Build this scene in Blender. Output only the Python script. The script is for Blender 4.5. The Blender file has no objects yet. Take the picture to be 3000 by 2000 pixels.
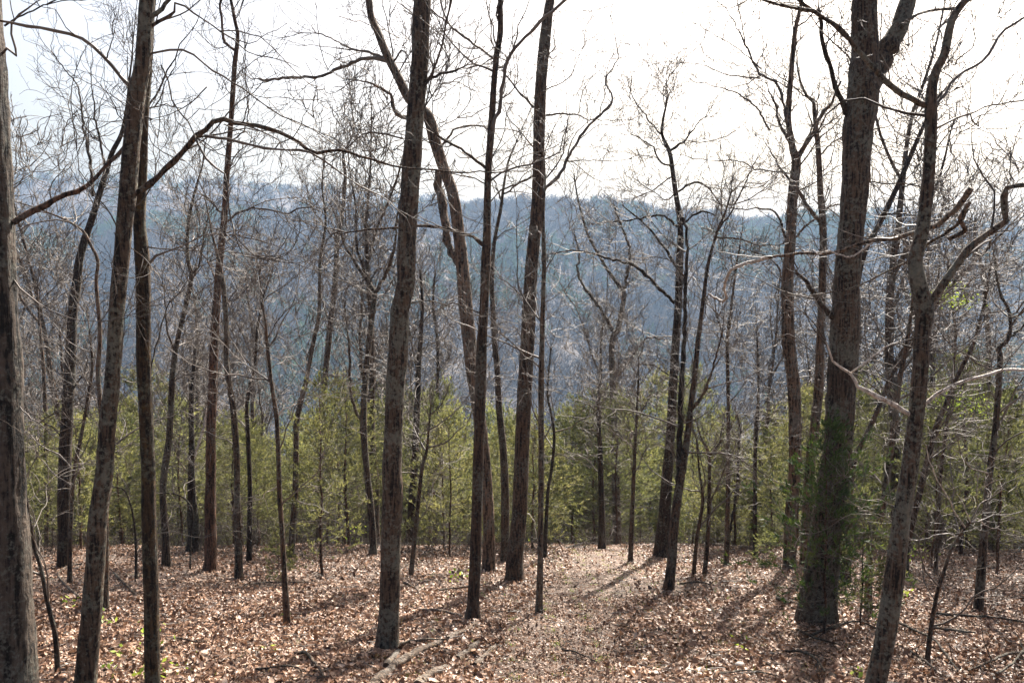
import bpy, math
import numpy as np
from mathutils import noise as mnoise, Vector
rng = np.random.RandomState(7)
R = math.radians
S = bpy.context.scene
C = S.collection
# ---------------------------------------------------------------- camera, sky, sun, exposure
PITCH = R(5.0); F = 1919.0                      # focal length in pixels of a 2352 px wide frame
cam = bpy.data.cameras.new('camera'); cam.sensor_width = 36; cam.lens = 36*F/2352
cam.clip_start = 0.05; cam.clip_end = 6000
co = bpy.data.objects.new('camera', cam); C.objects.link(co)
co.location = (0, 0, 0); co.rotation_euler = (R(90)-PITCH, 0, 0); S.camera = co
SUN_AZ, SUN_EL = R(25), R(45)                   # azimuth from +Y towards +X
w = bpy.data.worlds.new("World"); S.world = w; w.use_nodes = True
nt = w.node_tree; bg = nt.nodes['Background']
sky = nt.nodes.new('ShaderNodeTexSky'); sky.sky_type = 'NISHITA'; sky.sun_disc = False
sky.sun_elevation = SUN_EL; sky.sun_rotation = SUN_AZ; sky.dust_density = 8.0; sky.air_density = 1.0; sky.ozone_density = .5
nt.links.new(sky.outputs[0], bg.inputs[0]); bg.inputs[1].default_value = 0.066
sl = bpy.data.lights.new('sun', 'SUN'); sl.energy = 5.0; sl.angle = R(0.53); sl.color = (1.0, 0.93, 0.84)
so = bpy.data.objects.new('sun', sl); C.objects.link(so)
so.rotation_euler = (R(90)-SUN_EL, 0, math.pi-SUN_AZ); so.location = (10, 20, 30)
S.view_settings.view_transform = 'Standard'; S.view_settings.look = 'None'
S.view_settings.exposure = 1.9; S.view_settings.gamma = 1.0
S.cycles.max_bounces = 6; S.cycles.diffuse_bounces = 2; S.cycles.glossy_bounces = 2
S.cycles.transmission_bounces = 3; S.cycles.volume_bounces = 0; S.cycles.transparent_max_bounces = 4

cp, sp = math.cos(PITCH), math.sin(PITCH)
def ray(px, py):
    a, b = (px-1176)/F, (784-py)/F
    return np.array([a, cp+b*sp, -sp+b*cp])
def P(px, py, Y):
    d = ray(px, py); return d*(Y/d[1])
# ---------------------------------------------------------------- terrain
def ss(a, b, x): t = np.clip((x-a)/(b-a), 0, 1); return t*t*(3-2*t)
def wav(x, y):
    return (np.sin(x*1.3+y*.7)*.5+np.sin(x*.6-y*1.9+1.3)*.6+np.sin(x*2.9+y*2.3+.5)*.25+np.sin(-x*3.7+y*4.1)*.18)
SKX = (np.array([-600,0,300,600,900,1100,1300,1500,1700,1850,2000,2150,2352,2900])-1176)/F
NEARP = np.array([540,520,505,490,474,468,456,478,508,500,485,500,538,560])
FARP = np.array([392,404,408,420,446,466,520,540,560,560,560,560,560,560])
def g(x, y):
    x = np.asarray(x, float); y = np.asarray(y, float)
    e = 17.8-1.3*ss(4, 9, x)-.5*ss(-5, -9, x)
    d = np.maximum(y-e, 0)
    z = -2.1-.235*y-np.where(d < 8, .02*d*d, 1.28+.32*(d-8))
    z = z+.045*wav(x, y)*ss(60, 20, y)+.9*np.sin(x*.045+1)*ss(30, 90, y)+2.5*np.sin(x*.021+y*.03)*ss(80, 200, y)
    fl = -112.0; z = fl+.5*((z-fl)+np.sqrt((z-fl)**2+40))
    ys = np.maximum(y, 1.0); t = x/ys
    def ridge(py, D, y0):
        top = np.tan(np.arctan((784-np.interp(t, SKX, py))/F)-PITCH)*D-7
        top = top+2.2*np.sin(t*55+1)+1.4*np.sin(t*131)
        s = ss(y0, D, y); s = .55*s+.45*np.clip((y-y0)/(D-y0), 0, 1)
        back = np.maximum(y-D, 0)*.35
        fold = (15*np.sin(t*17+y*.004+D)+8*np.sin(t*41+y*.009+1))*s*(1-s)*3.2
        return -112+(top+112)*s-back+fold+5*np.sin(x*.022+2)*np.sin(y*.017)*s*(1-s)*4
    a = ridge(NEARP, 830., 330.); b = ridge(FARP, 1040., 520.)
    return np.where(y > 330, np.maximum(z, np.maximum(a, b)), z)
def G(px, py, lift=0.0):
    d = ray(px, py); lo, hi = 2.0, 40.0
    for k in range(211):
        t = 2+k*.1
        if d[2]*t < g(d[0]*t, d[1]*t): hi = t; lo = t-.1; break
    else: p = d*20.5/d[1]; p[2] = g(p[0], p[1])+lift; return p
    for k in range(20):
        m = (lo+hi)/2
        if d[2]*m < g(d[0]*m, d[1]*m): hi = m
        else: lo = m
    p = d*hi; p[2] = g(p[0], p[1])+lift; return p
# ---------------------------------------------------------------- materials
def mat(name):
    m = bpy.data.materials.new(name); m.use_nodes = True
    n = m.node_tree; b = n.nodes['Principled BSDF']; return m, n, b
def N(n, t, **kw):
    o = n.nodes.new(t)
    for k, v in kw.items():
        if k in o.inputs.keys(): o.inputs[k].default_value = v
        else: setattr(o, k, v)
    return o
def ramp(n, stops, inp=None, interp='LINEAR'):
    r = n.nodes.new('ShaderNodeValToRGB'); r.color_ramp.interpolation = interp
    e = r.color_ramp.elements
    while len(e) < len(stops): e.new(.5)
    for q, (p_, c) in zip(e, stops): q.position = p_; q.color = (*c, 1) if len(c) == 3 else c
    if inp is not None: n.links.new(inp, r.inputs[0])
    return r
def bark(name, dark, mid, lichen, cover=.55, moss=None, mossc=0.6, scale=1.0, rough=.85):
    m, n, b = mat(name); L = n.links.new
    tc = N(n, 'ShaderNodeTexCoord'); oi = N(n, 'ShaderNodeObjectInfo')
    ad = N(n, 'ShaderNodeVectorMath', operation='ADD'); L(tc.outputs['Object'], ad.inputs[0])
    mu = N(n, 'ShaderNodeMath', operation='MULTIPLY'); mu.inputs[1].default_value = 37.; L(oi.outputs['Random'], mu.inputs[0]); L(mu.outputs[0], ad.inputs[1])
    mp = N(n, 'ShaderNodeMapping'); mp.inputs['Scale'].default_value = (1, 1, .11); L(ad.outputs[0], mp.inputs[0])
    n1 = N(n, 'ShaderNodeTexNoise', Scale=42*scale, Detail=5., Roughness=.62); n1.inputs['Distortion'].default_value = .4; L(mp.outputs[0], n1.inputs[0])
    nc = N(n, 'ShaderNodeTexNoise', Scale=30*scale, Detail=5., Roughness=.7); L(ad.outputs[0], nc.inputs[0])
    hm = N(n, 'ShaderNodeMath', operation='MULTIPLY_ADD'); L(nc.outputs[0], hm.inputs[0]); hm.inputs[1].default_value = .55; L(n1.outputs[0], hm.inputs[2])
    nw = N(n, 'ShaderNodeTexNoise', Scale=1.1, Detail=3.); L(ad.outputs[0], nw.inputs[0])
    base = ramp(n, [(.69, dark), (.80, mid), (1.0, tuple(min(1, c*1.7) for c in mid))], hm.outputs[0])
    tint = ramp(n, [(.35, (.74, .67, .61)), (.65, (1.1, 1.03, .95))], nw.outputs[0])
    mt = N(n, 'ShaderNodeMix', data_type='RGBA', blend_type='MULTIPLY'); mt.inputs[0].default_value = 1; L(base.outputs[0], mt.inputs[6]); L(tint.outputs[0], mt.inputs[7])
    n2 = N(n, 'ShaderNodeTexNoise', Scale=26., Detail=6., Roughness=.7); L(ad.outputs[0], n2.inputs[0])
    nb = N(n, 'ShaderNodeTexNoise', Scale=3., Detail=2.); L(ad.outputs[0], nb.inputs[0])
    av = N(n, 'ShaderNodeMath', operation='MULTIPLY_ADD'); L(nb.outputs[0], av.inputs[0]); av.inputs[1].default_value = .6; L(n2.outputs[0], av.inputs[2])
    th = .93-.20*cover
    lr = ramp(n, [(th-.04, (0, 0, 0)), (th+.07, (.8, .8, .8))], av.outputs[0])
    lm = N(n, 'ShaderNodeMix', data_type='RGBA'); L(lr.outputs[0], lm.inputs[0]); L(mt.outputs[2], lm.inputs[6])
    lc = ramp(n, [(.35, tuple(c*.6 for c in lichen)), (.6, lichen)], nc.outputs[0]); L(lc.outputs[0], lm.inputs[7]); out = lm.outputs[2]
    if moss:
        n3 = N(n, 'ShaderNodeTexNoise', Scale=7., Detail=7., Roughness=.75); L(ad.outputs[0], n3.inputs[0])
        r3 = ramp(n, [(mossc-.05, (0, 0, 0)), (mossc+.06, (.9, .9, .9))], n3.outputs[0])
        m3 = N(n, 'ShaderNodeMix', data_type='RGBA'); L(r3.outputs[0], m3.inputs[0]); L(out, m3.inputs[6]); m3.inputs[7].default_value = (*moss, 1); out = m3.outputs[2]
    hs = N(n, 'ShaderNodeHueSaturation'); L(out, hs.inputs['Color'])
    vr = N(n, 'ShaderNodeMapRange'); vr.inputs[3].default_value = .8; vr.inputs[4].default_value = 1.2; L(oi.outputs['Random'], vr.inputs[0]); L(vr.outputs[0], hs.inputs['Value'])
    L(hs.outputs[0], b.inputs['Base Color']); b.inputs['Roughness'].default_value = rough
    b.inputs['Specular IOR Level'].default_value = .35
    bp = N(n, 'ShaderNodeBump', Strength=1., Distance=.035); L(hm.outputs[0], bp.inputs['Height']); L(bp.outputs[0], b.inputs['Normal'])
    return m
BK = {
 'grey': bark('grey_lichen_bark', (0.00888, 0.00666, 0.00518), (0.09117, 0.06542, 0.04618), (0.185, 0.1813, 0.1406), .50),
 'brown': bark('brown_bark', (0.00962, 0.00666, 0.00444), (0.09657, 0.06253, 0.04085), (0.1628, 0.1554, 0.1221), .38),
 'dark': bark('dark_bark', (0.00518, 0.0037, 0.00296), (0.04077, 0.02834, 0.01954), (0.1036, 0.1036, 0.0814), .28),
 'moss': bark('mossy_dark_bark', (0.00592, 0.00444, 0.00296), (0.04832, 0.03226, 0.01865), (0.1184, 0.1147, 0.0814), .30, (0.0814, 0.04292, 0.00888), .60),
 'red': bark('reddish_bark', (0.01332, 0.0074, 0.00518), (0.1073, 0.06053, 0.03907), (0.1332, 0.111, 0.0888), .12),
 'shag': bark('shaggy_bark', (0.01184, 0.00888, 0.00666), (0.1395, 0.09768, 0.06926), (0.1628, 0.1554, 0.1295), .35, scale=.7),
 'furrow': bark('deeply_furrowed_bark', (0.00518, 0.00444, 0.0037), (0.0629, 0.0518, 0.04292), (0.148, 0.148, 0.1221), .30, scale=.5),
 'pale': bark('pale_smooth_sunlit_bark', (.30, .27, .24), (.56, .52, .47), (.65, .62, .57), .5, rough=.5),  # bleached limbs, whitened further in colour for the sun on them
 'log': bark('weathered_log_wood', (0.028, 0.02, 0.0144), (0.168, 0.132, 0.1024), (0.264, 0.236, 0.2), .35, (0.304, 0.176, 0.024), .64, rough=.75),
}
def simple(name, stops, rough=.7, trans=0., attr=None, spec=.4, tcol=None):
    m, n, b = mat(name); L = n.links.new
    if attr:
        a = N(n, 'ShaderNodeAttribute'); a.attribute_name = attr; src = a.outputs['Fac']
    else:
        g_ = N(n, 'ShaderNodeObjectInfo'); tc = N(n, 'ShaderNodeTexCoord'); nn = N(n, 'ShaderNodeTexNoise', Scale=3.); L(tc.outputs['Object'], nn.inputs[0])
        src = nn.outputs[0]
    c = ramp(n, stops, src)
    if name == 'cedar_foliage':
        oi = N(n, 'ShaderNodeObjectInfo'); hs = N(n, 'ShaderNodeHueSaturation'); L(c.outputs[0], hs.inputs['Color'])
        v1 = N(n, 'ShaderNodeMapRange'); v1.inputs[3].default_value = .75; v1.inputs[4].default_value = 1.4; L(oi.outputs['Random'], v1.inputs[0]); L(v1.outputs[0], hs.inputs['Value'])
        v2 = N(n, 'ShaderNodeMapRange'); v2.inputs[3].default_value = .482; v2.inputs[4].default_value = .515; wn = N(n, 'ShaderNodeTexWhiteNoise', noise_dimensions='1D'); L(oi.outputs['Random'], wn.inputs['W']); L(wn.outputs[0], v2.inputs[0]); L(v2.outputs[0], hs.inputs['Hue']); hs.inputs['Saturation'].default_value = .88; c = hs
    L(c.outputs[0], b.inputs['Base Color'])
    b.inputs['Roughness'].default_value = rough; b.inputs['Specular IOR Level'].default_value = spec
    if trans:
        t = N(n, 'ShaderNodeBsdfTranslucent'); mx = N(n, 'ShaderNodeMixShader'); mx.inputs[0].default_value = trans
        if tcol:
            mc = N(n, 'ShaderNodeMix', data_type='RGBA', blend_type='MULTIPLY'); mc.inputs[0].default_value = 1; L(c.outputs[0], mc.inputs[6]); mc.inputs[7].default_value = (*tcol, 1); L(mc.outputs[2], t.inputs[0])
        else: L(c.outputs[0], t.inputs[0])
        L(b.outputs[0], mx.inputs[1]); L(t.outputs[0], mx.inputs[2]); L(mx.outputs[0], n.nodes['Material Output'].inputs[0])
    return m
TW = simple('twig_bark', [(.3, (.042, .032, .025)), (.7, (.16, .132, .108))], .55, spec=.42)
TWD = simple('dark_twig_bark', [(.3, (.032, .025, .02)), (.7, (.095, .076, .062))], .7, spec=.2)  # crowns against the sky: their unlit, glint-free look is put into this colour
CED = simple('cedar_foliage', [(0, (0.0502, 0.0623, 0.0274)), (.5, (0.1292, 0.1368, 0.0623)), (1, (0.2204, 0.2128, 0.1064))], .6, .52, 'tint', .3, (1.25, 1.25, .78))
CEDD = simple('shaded_cedar_foliage', [(0, (0.0200, 0.0400, 0.0144)), (.6, (0.0480, 0.0800, 0.0280)), (1, (0.1040, 0.1280, 0.0440))], .6, .3, 'tint', .3, (1.2, 1.2, .6))  # cedar green darkened in its colour for the shade of the largest trunk
LEAF = simple('dry_oak_leaf', [(0, (0.0348, 0.0174, 0.01044)), (.35, (0.14, 0.070, 0.038)), (.72, (0.32, 0.190, 0.118)), (1, (0.54, 0.41, 0.315))], .46, .14, 'tint', .34)
GREEN = simple('fresh_green_leaf', [(0, (.16, .26, .03)), (1, (.42, .5, .07))], .5, .5, 'tint', .4)
FOREST = simple('far_forest', [(0, (0.0222, 0.01776, 0.01554)), (.4, (0.0629, 0.04884, 0.04144)), (.72, (0.1184, 0.09472, 0.0814)), (.76, (0.0296, 0.0629, 0.0222)), (.93, (0.0666, 0.111, 0.037)), (.95, (0.1332, 0.1406, 0.0444)), (1, (0.1776, 0.1776, 0.0592))], .9, .15, 'tint', .1)
STONE = simple('pale_limestone', [(.3, (.28, .25, .22)), (.7, (.5, .46, .42))], .85)
def ground_mat():
    m, n, b = mat('leaf_strewn_soil'); L = n.links.new
    tc = N(n, 'ShaderNodeTexCoord')
    v = N(n, 'ShaderNodeTexVoronoi', Scale=16.); L(tc.outputs['Object'], v.inputs[0])
    sv = N(n, 'ShaderNodeSeparateColor'); L(v.outputs['Color'], sv.inputs[0])
    c = ramp(n, [(0, (.025, .014, .009)), (.5, (.07, .04, .026)), (1, (.20, .14, .10))], sv.outputs[0])
    n2 = N(n, 'ShaderNodeTexNoise', Scale=60., Detail=5., Roughness=.7); L(tc.outputs['Object'], n2.inputs[0])
    pc = ramp(n, [(.3, (.10, .066, .046)), (.7, (.29, .215, .165))], n2.outputs[0])
    a = N(n, 'ShaderNodeAttribute'); a.attribute_name = 'path'
    mx = N(n, 'ShaderNodeMix', data_type='RGBA'); L(a.outputs['Fac'], mx.inputs[0]); L(c.outputs[0], mx.inputs[6]); L(pc.outputs[0], mx.inputs[7])
    n3 = N(n, 'ShaderNodeTexNoise', Scale=1.4, Detail=6., Roughness=.7); L(tc.outputs['Object'], n3.inputs[0])
    gr = ramp(n, [(.60, (0, 0, 0)), (.70, (.55, .55, .55))], n3.outputs[0])
    m2 = N(n, 'ShaderNodeMix', data_type='RGBA'); L(gr.outputs[0], m2.inputs[0]); L(mx.outputs[2], m2.inputs[6]); m2.inputs[7].default_value = (.10, .13, .045, 1)
    L(m2.outputs[2], b.inputs['Base Color']); b.inputs['Roughness'].default_value = .8
    bp = N(n, 'ShaderNodeBump', Strength=1., Distance=.03); L(n2.outputs[0], bp.inputs['Height']); L(bp.outputs[0], b.inputs['Normal'])
    return m
GM = ground_mat()
HM = simple('forest_floor', [(.3, (0.048, 0.0376, 0.032)), (.7, (0.096, 0.076, 0.064))], .95)
# ---------------------------------------------------------------- mesh helpers
def obj(name, V, Fc, m, parent=None, tint=None, smooth=False, tname='tint'):
    """V (n,3); Fc list of int arrays (m,k)"""
    me = bpy.data.meshes.new(name); V = np.asarray(V, np.float32)
    if not isinstance(Fc, list): Fc = [Fc]
    Fc = [f for f in Fc if len(f)]
    me.vertices.add(len(V)); me.vertices.foreach_set('co', V.ravel())
    nl = sum(f.size for f in Fc); npol = sum(len(f) for f in Fc)
    me.loops.add(nl); me.polygons.add(npol)
    me.loops.foreach_set('vertex_index', np.concatenate([f.ravel() for f in Fc]).astype(np.int32))
    tot = np.concatenate([np.full(len(f), f.shape[1]) for f in Fc]); st = np.concatenate([[0], np.cumsum(tot)[:-1]])
    me.polygons.foreach_set('loop_start', st.astype(np.int32))
    if smooth: me.polygons.foreach_set('use_smooth', np.ones(npol, bool))
    me.update(calc_edges=True)
    if tint is not None:
        a = me.attributes.new(tname, 'FLOAT', 'POINT'); a.data.foreach_set('value', np.asarray(tint, np.float32))
    me.materials.append(m)
    o = bpy.data.objects.new(name, me); C.objects.link(o)
    if parent is not None: o.parent = parent
    return o
def tag(o, label=None, cat=None, group=None, kind=None):
    if label: o['label'] = label
    if cat: o['category'] = cat
    if group: o['group'] = group
    if kind: o['kind'] = kind
    return o
def empty(name, loc, label, cat, group=None):
    o = bpy.data.objects.new(name, None); C.objects.link(o); o.location = loc
    o.empty_display_size = .3; return tag(o, label, cat, group)
def copy_thing(o, loc, rz, sc, label=None, group=None):
    r = o.copy(); C.objects.link(r); r.location = loc; r.rotation_euler = (0, 0, rz); r.scale = sc
    if label: r['label'] = label
    if group: r['group'] = group
    for ch in list(o.children):
        c = ch.copy(); C.objects.link(c); c.parent = r
    return r
class Geo:
    def __init__(s): s.V = []; s.F4 = []; s.F3 = []; s.T = []; s.n = 0
    def add(s, V, F4=None, F3=None, T=None):
        s.V.append(V.reshape(-1, 3))
        if F4 is not None: s.F4.append(F4+s.n)
        if F3 is not None: s.F3.append(F3+s.n)
        s.T.append(T if T is not None else np.zeros(len(s.V[-1]))); s.n += len(s.V[-1])
    def tubes(s, Pts, Rad, k=4, cap=False):
        """Pts (M,n,3) Rad (M,n)"""
        if len(Pts) == 0: return
        M, n, _ = Pts.shape
        T = np.gradient(Pts, axis=1); T /= np.linalg.norm(T, axis=2, keepdims=True)+1e-9
        mean = Pts[:, -1]-Pts[:, 0]; mean /= np.linalg.norm(mean, axis=1, keepdims=True)+1e-9
        ref = np.where((np.abs(mean[:, 2:3]) > .6), np.array([[1., .3, 0]]), np.array([[0, 0, 1.]]))
        ref = ref[:, None, :]; A = np.cross(T, ref); A /= np.linalg.norm(A, axis=2, keepdims=True)+1e-9
        B = np.cross(T, A)
        th = np.arange(k)*2*np.pi/k
        V = Pts[:, :, None, :]+Rad[:, :, None, None]*(np.cos(th)[None, None, :, None]*A[:, :, None, :]+np.sin(th)[None, None, :, None]*B[:, :, None, :])
        i = np.arange(M)[:, None, None]*(n*k)+np.arange(n-1)[None, :, None]*k+np.arange(k)[None, None, :]
        j = np.arange(M)[:, None, None]*(n*k)+np.arange(n-1)[None, :, None]*k+((np.arange(k)+1) % k)[None, None, :]
        Fq = np.stack([i, i+k, j+k, j], -1).reshape(-1, 4)
        s.add(V, F4=Fq)
        if cap and k >= 4:
            for q in range(M):
                b0 = s.n-len(V.reshape(-1, 3))+q*n*k
                for base in (b0, b0+(n-1)*k):
                    s.F3.append(np.array([[base, base+a, base+a+1] for a in range(1, k-1)]))
    def build(s, name, m, parent=None, origin=None, tint=False, smooth=True):
        V = np.concatenate(s.V)
        if origin is not None: V = V-np.asarray(origin)
        return obj(name, V, [np.concatenate(f) for f in (s.F4, s.F3) if f], m, parent, np.concatenate(s.T) if tint else None, smooth)
def unit(v): return v/(np.linalg.norm(v, axis=-1, keepdims=True)+1e-9)
def spawn(Pt, Rd, cnt, Lr, npts, r, t0=.1, t1=1., ang=(.6, 1.1), wob=.35, up=.1, rmin=.0018, rk=.6, taperL=.4):
    """children walks off parent polylines. cnt children per parent (int or array)"""
    M, n, _ = Pt.shape
    if M == 0: return np.zeros((0, npts, 3)), np.zeros((0, npts))
    cnt = np.broadcast_to(np.asarray(cnt), (M,))
    cc = np.floor(cnt+r.rand(M)).astype(int); idx = np.repeat(np.arange(M), cc); K = len(idx)
    if K == 0: return np.zeros((0, npts, 3)), np.zeros((0, npts))
    t = t0+(t1-t0)*r.rand(K); f = t*(n-1); i0 = np.minimum(f.astype(int), n-2); fr = (f-i0)[:, None]
    p = Pt[idx, i0]*(1-fr)+Pt[idx, i0+1]*fr; T = unit(Pt[idx, i0+1]-Pt[idx, i0])
    rad = (Rd[idx, i0]*(1-fr[:, 0])+Rd[idx, i0+1]*fr[:, 0])
    q = r.randn(K, 3); q = unit(q-(q*T).sum(1, keepdims=True)*T)
    a = (ang[0]+(ang[1]-ang[0])*r.rand(K))[:, None]
    d = unit(T*np.cos(a)+q*np.sin(a))
    L = (Lr[0]+(Lr[1]-Lr[0])*r.rand(K)**1.4)*(1-taperL*t)
    st = (L/(npts-1))[:, None]
    out = np.zeros((K, npts, 3)); out[:, 0] = p
    for k in range(1, npts):
        d = unit(d+wob*r.randn(K, 3)+np.array([0, 0, up])); out[:, k] = out[:, k-1]+d*st
    r0 = np.clip(rad*rk, rmin, .0026+L*.0072)
    rr = r0[:, None]+(rmin*.7-r0[:, None])*np.linspace(0, 1, npts)[None, :]**.8
    return out, rr
def resample(pts, rad, n, wob=0, r=None):
    pts = np.asarray(pts, float); rad = np.asarray(rad, float)
    if len(pts) > 2:                              # Catmull-Rom, then even spacing
        e = np.vstack([2*pts[0]-pts[1], pts, 2*pts[-1]-pts[-2]]); o = []; orr = []
        for i in range(1, len(e)-2):
            for t in np.linspace(0, 1, 8, endpoint=False):
                o.append(.5*((2*e[i])+(-e[i-1]+e[i+1])*t+(2*e[i-1]-5*e[i]+4*e[i+1]-e[i+2])*t*t+(-e[i-1]+3*e[i]-3*e[i+1]+e[i+2])*t**3))
                orr.append(rad[i-1]*(1-t)+rad[i]*t)
        o.append(pts[-1]); orr.append(rad[-1]); pts = np.array(o); rad = np.array(orr)
    s = np.concatenate([[0], np.cumsum(np.linalg.norm(np.diff(pts, axis=0), axis=1))]); u = np.linspace(0, s[-1], n)
    q = np.stack([np.interp(u, s, pts[:, i]) for i in range(3)], 1)
    if wob:
        w_ = r.randn(n, 3)*wob; w_[0] = 0; q = q+w_
    return q, np.interp(u, s, rad), s[-1]
def rough_tube(geo, pts, rad, k, amp, seed, flare=False):
    n = len(pts); T = unit(np.gradient(pts, axis=0)); ref = np.array([1., .2, 0]) if abs(T[:, 2].mean()) > .5 else np.array([0, 0, 1.])
    A = unit(np.cross(T, ref)); B = np.cross(T, A); V = np.zeros((n, k, 3))
    ph = seed*1.7
    for i in range(n):
        zz = pts[i, 2]-pts[0, 2]
        for j in range(k):
            th = 2*math.pi*j/k; cx, cy = math.cos(th), math.sin(th)
            nz = mnoise.noise(Vector((cx*2.2+ph, cy*2.2, zz*1.1+ph)))*.6+mnoise.noise(Vector((cx*5+ph, cy*5+3, zz*4.)))*.6+mnoise.noise(Vector((cx*9+ph, cy*9+3, zz*11.)))*.55
            fl = 0
            if flare: fl = (.10 if rad[0] > .22 else .32)*math.exp(-max(zz-.15, 0)/.12)*(.55+.6*math.sin(th*4+ph)*math.sin(th*1.0+ph*2))
            V[i, j] = pts[i]+rad[i]*(1+amp*nz+fl)*(cx*A[i]+cy*B[i])
    i = np.arange(n-1)[:, None]*k+np.arange(k)[None]; j = np.arange(n-1)[:, None]*k+((np.arange(k)+1) % k)[None]
    geo.add(V, F4=np.stack([i, i+k, j+k, j], -1).reshape(-1, 4))
    b = geo.n-k; geo.F3.append(np.array([[b, b+a, b+a+1] for a in range(1, k-1)]))
EXEC_END = None
# ---------------------------------------------------------------- ground sheets
def sheet(name, ys, nu, hw, m, cx=0):
    u = np.linspace(-1, 1, nu); Y = np.repeat(ys[:, None], nu, 1); X = cx+u[None]*hw(ys)[:, None]; Z = g(X, Y)
    V = np.stack([X, Y, Z], -1).reshape(-1, 3); n = len(ys)
    i = (np.arange(n-1)[:, None]*nu+np.arange(nu-1)[None]).ravel()
    px = path(X, Y).ravel()
    o = obj(name, V, np.stack([i, i+1, i+nu+1, i+nu], 1), m, None, px, True, 'path'); o['kind'] = 'structure'; return o
def path(X, Y):                                  # a worn track from the near right to the crest
    c = .25+(Y-8)*.125+.25*np.sin(Y*.5); wdt = .9+.02*Y
    return np.clip(1-np.abs(X-c-.4)/(wdt*1.5), 0, 1)**.7*ss(30, 20, Y)*.42
ys = np.concatenate([np.arange(-25, 5, .5), np.arange(5, 26, .11), 26*np.exp(np.linspace(0, np.log(330/26.), 90))[0:]])
hwf = lambda y: 22+.95*np.maximum(y, 0)
sheet('ground', ys, 300, hwf, GM)
sheet('hills', np.concatenate([[330.], np.linspace(334, 1500, 230)]), 240, hwf, HM)
# ---------------------------------------------------------------- far forest on the opposite slope (one mass)
def far_forest():
    r = np.random.RandomState(11); geo = []
    def place(n, y0, y1, hfac=.68, hadd=20):
        y = np.sqrt(r.rand(n)*(y1**2-y0**2)+y0**2); x = (r.rand(n)*2-1)*(y*hfac+hadd); return x, y
    VV = []; TT = []
    def crowns(x, y, ns, wfac, hrange, evfac):
        M = len(x); z = g(x, y); h = hrange[0]+(hrange[1]-hrange[0])*r.rand(M)
        # evergreens gather in patches low on the slope and along the spurs
        e = np.sin(x*.031+1.7)*np.sin(y*.021+.4)+.7*np.sin(x*.011-y*.018)+.45*np.sin(x*.09+y*.07)
        ev = (e+r.randn(M)*.38 > .6)*evfac > r.rand(M)*.9
        t0 = r.rand(M)*.70; yel = r.rand(M) > .985
        t = np.where(ev, .79+.13*r.rand(M), t0); t = np.where(yel & ~ev, .97, t)
        cw = np.where(ev, .24, .34)*h
        k = ns
        u = r.randn(M, k, 3); u = unit(u)*(r.rand(M, k, 1)**.45)
        c = np.stack([x, y, z+h*.62], 1)[:, None, :]+u*np.stack([cw, cw, h*.40], 1)[:, None, :]
        d = unit(u*np.array([1, 1, .4])+np.array([0, 0, .75])+r.randn(M, k, 3)*.35)
        L = (h*.20)[:, None, None]*(.6+.8*r.rand(M, k, 1)); wd = np.where(ev, 1.9, 1.0)[:, None, None]*wfac*(.5+r.rand(M, k, 1))
        side = unit(np.cross(d, r.randn(M, k, 3)))*wd
        V = np.stack([c-side-d*L*.3, c+side-d*L*.3, c+d*L], 2).reshape(-1, 3)
        VV.append(V); TT.append(np.repeat(np.clip(t[:, None]+(r.rand(M, k)-.5)*.10*np.where(ev, .6, 1)[:, None], 0, 1).ravel(), 3))
        # trunks as thin upright slivers
        b = np.stack([x, y, z-.5], 1)[:, None, :]; sd = np.array([[[.16, 0, 0]]])*wfac*4
        V = np.stack([b-sd, b+sd, b+np.stack([x*0, x*0, h*.95], 1)[:, None, :]], 2).reshape(-1, 3); VV.append(V); TT.append(np.repeat(np.where(ev, .05, .55), 3))
    x, y = place(15000, 330, 900); crowns(x, y, 46, .26, (9, 15), 1)
    x, y = place(5000, 900, 1300); crowns(x, y, 34, .36, (10, 15), .6)
    x, y = place(2600, 95, 330, .72); crowns(x, y, 130, .085, (9, 15), .5)
    V = np.concatenate(VV); T = np.concatenate(TT); F3 = np.arange(len(V)).reshape(-1, 3)
    o = obj('far_forest', V, F3, FOREST, None, T); tag(o, 'hazy bare forest with patches of evergreens covering the opposite ridge', 'forest', None, 'stuff')
far_forest()
# ---------------------------------------------------------------- bare tree crowns
def crown(limbsP, limbsR, r, dens=1., scale=1., rmin=.002, lv=3, k=3, wob=.27):
    """limbs: lists of (pts, rad); returns Geo with the twigs of a bare crown"""
    geo = Geo(); n = 14
    Pt = np.array([resample(p, q, n)[0] for p, q in zip(limbsP, limbsR)]); Rd = np.array([resample(p, q, n)[1] for p, q in zip(limbsP, limbsR)])
    Ln = np.linalg.norm(np.diff(Pt, axis=1), axis=2).sum(1)
    a, ar = spawn(Pt, Rd, np.minimum(Ln, 5)*3.0*dens/scale, (.3*scale, 1.7*scale), 9, r, .12, 1, (.5, 1.2), wob, .08, rmin*1.5, .55)
    a2, ar2 = spawn(Pt, Rd, 3.0, (.4*scale, 1.1*scale), 9, r, .95, 1, (.05, .55), wob, .08, rmin*1.6, .9, 0)   # the limb ends fray out
    a = np.concatenate([a, a2]); ar = np.concatenate([ar, ar2])
    geo.tubes(a, ar, 4)
    b, br = spawn(a, ar, 3.4, (.14*scale, .65*scale), 6, r, .12, 1, (.4, 1.1), wob*1.1, .06, rmin*1.1, .6); geo.tubes(b, br, 3)
    if lv > 2:
        c, cr = spawn(b, br, 2.2, (.07*scale, .28*scale), 4, r, .2, 1, (.4, 1.0), wob*1.1, .05, rmin*.8, .7); geo.tubes(c, cr, 3)
    return geo
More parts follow.
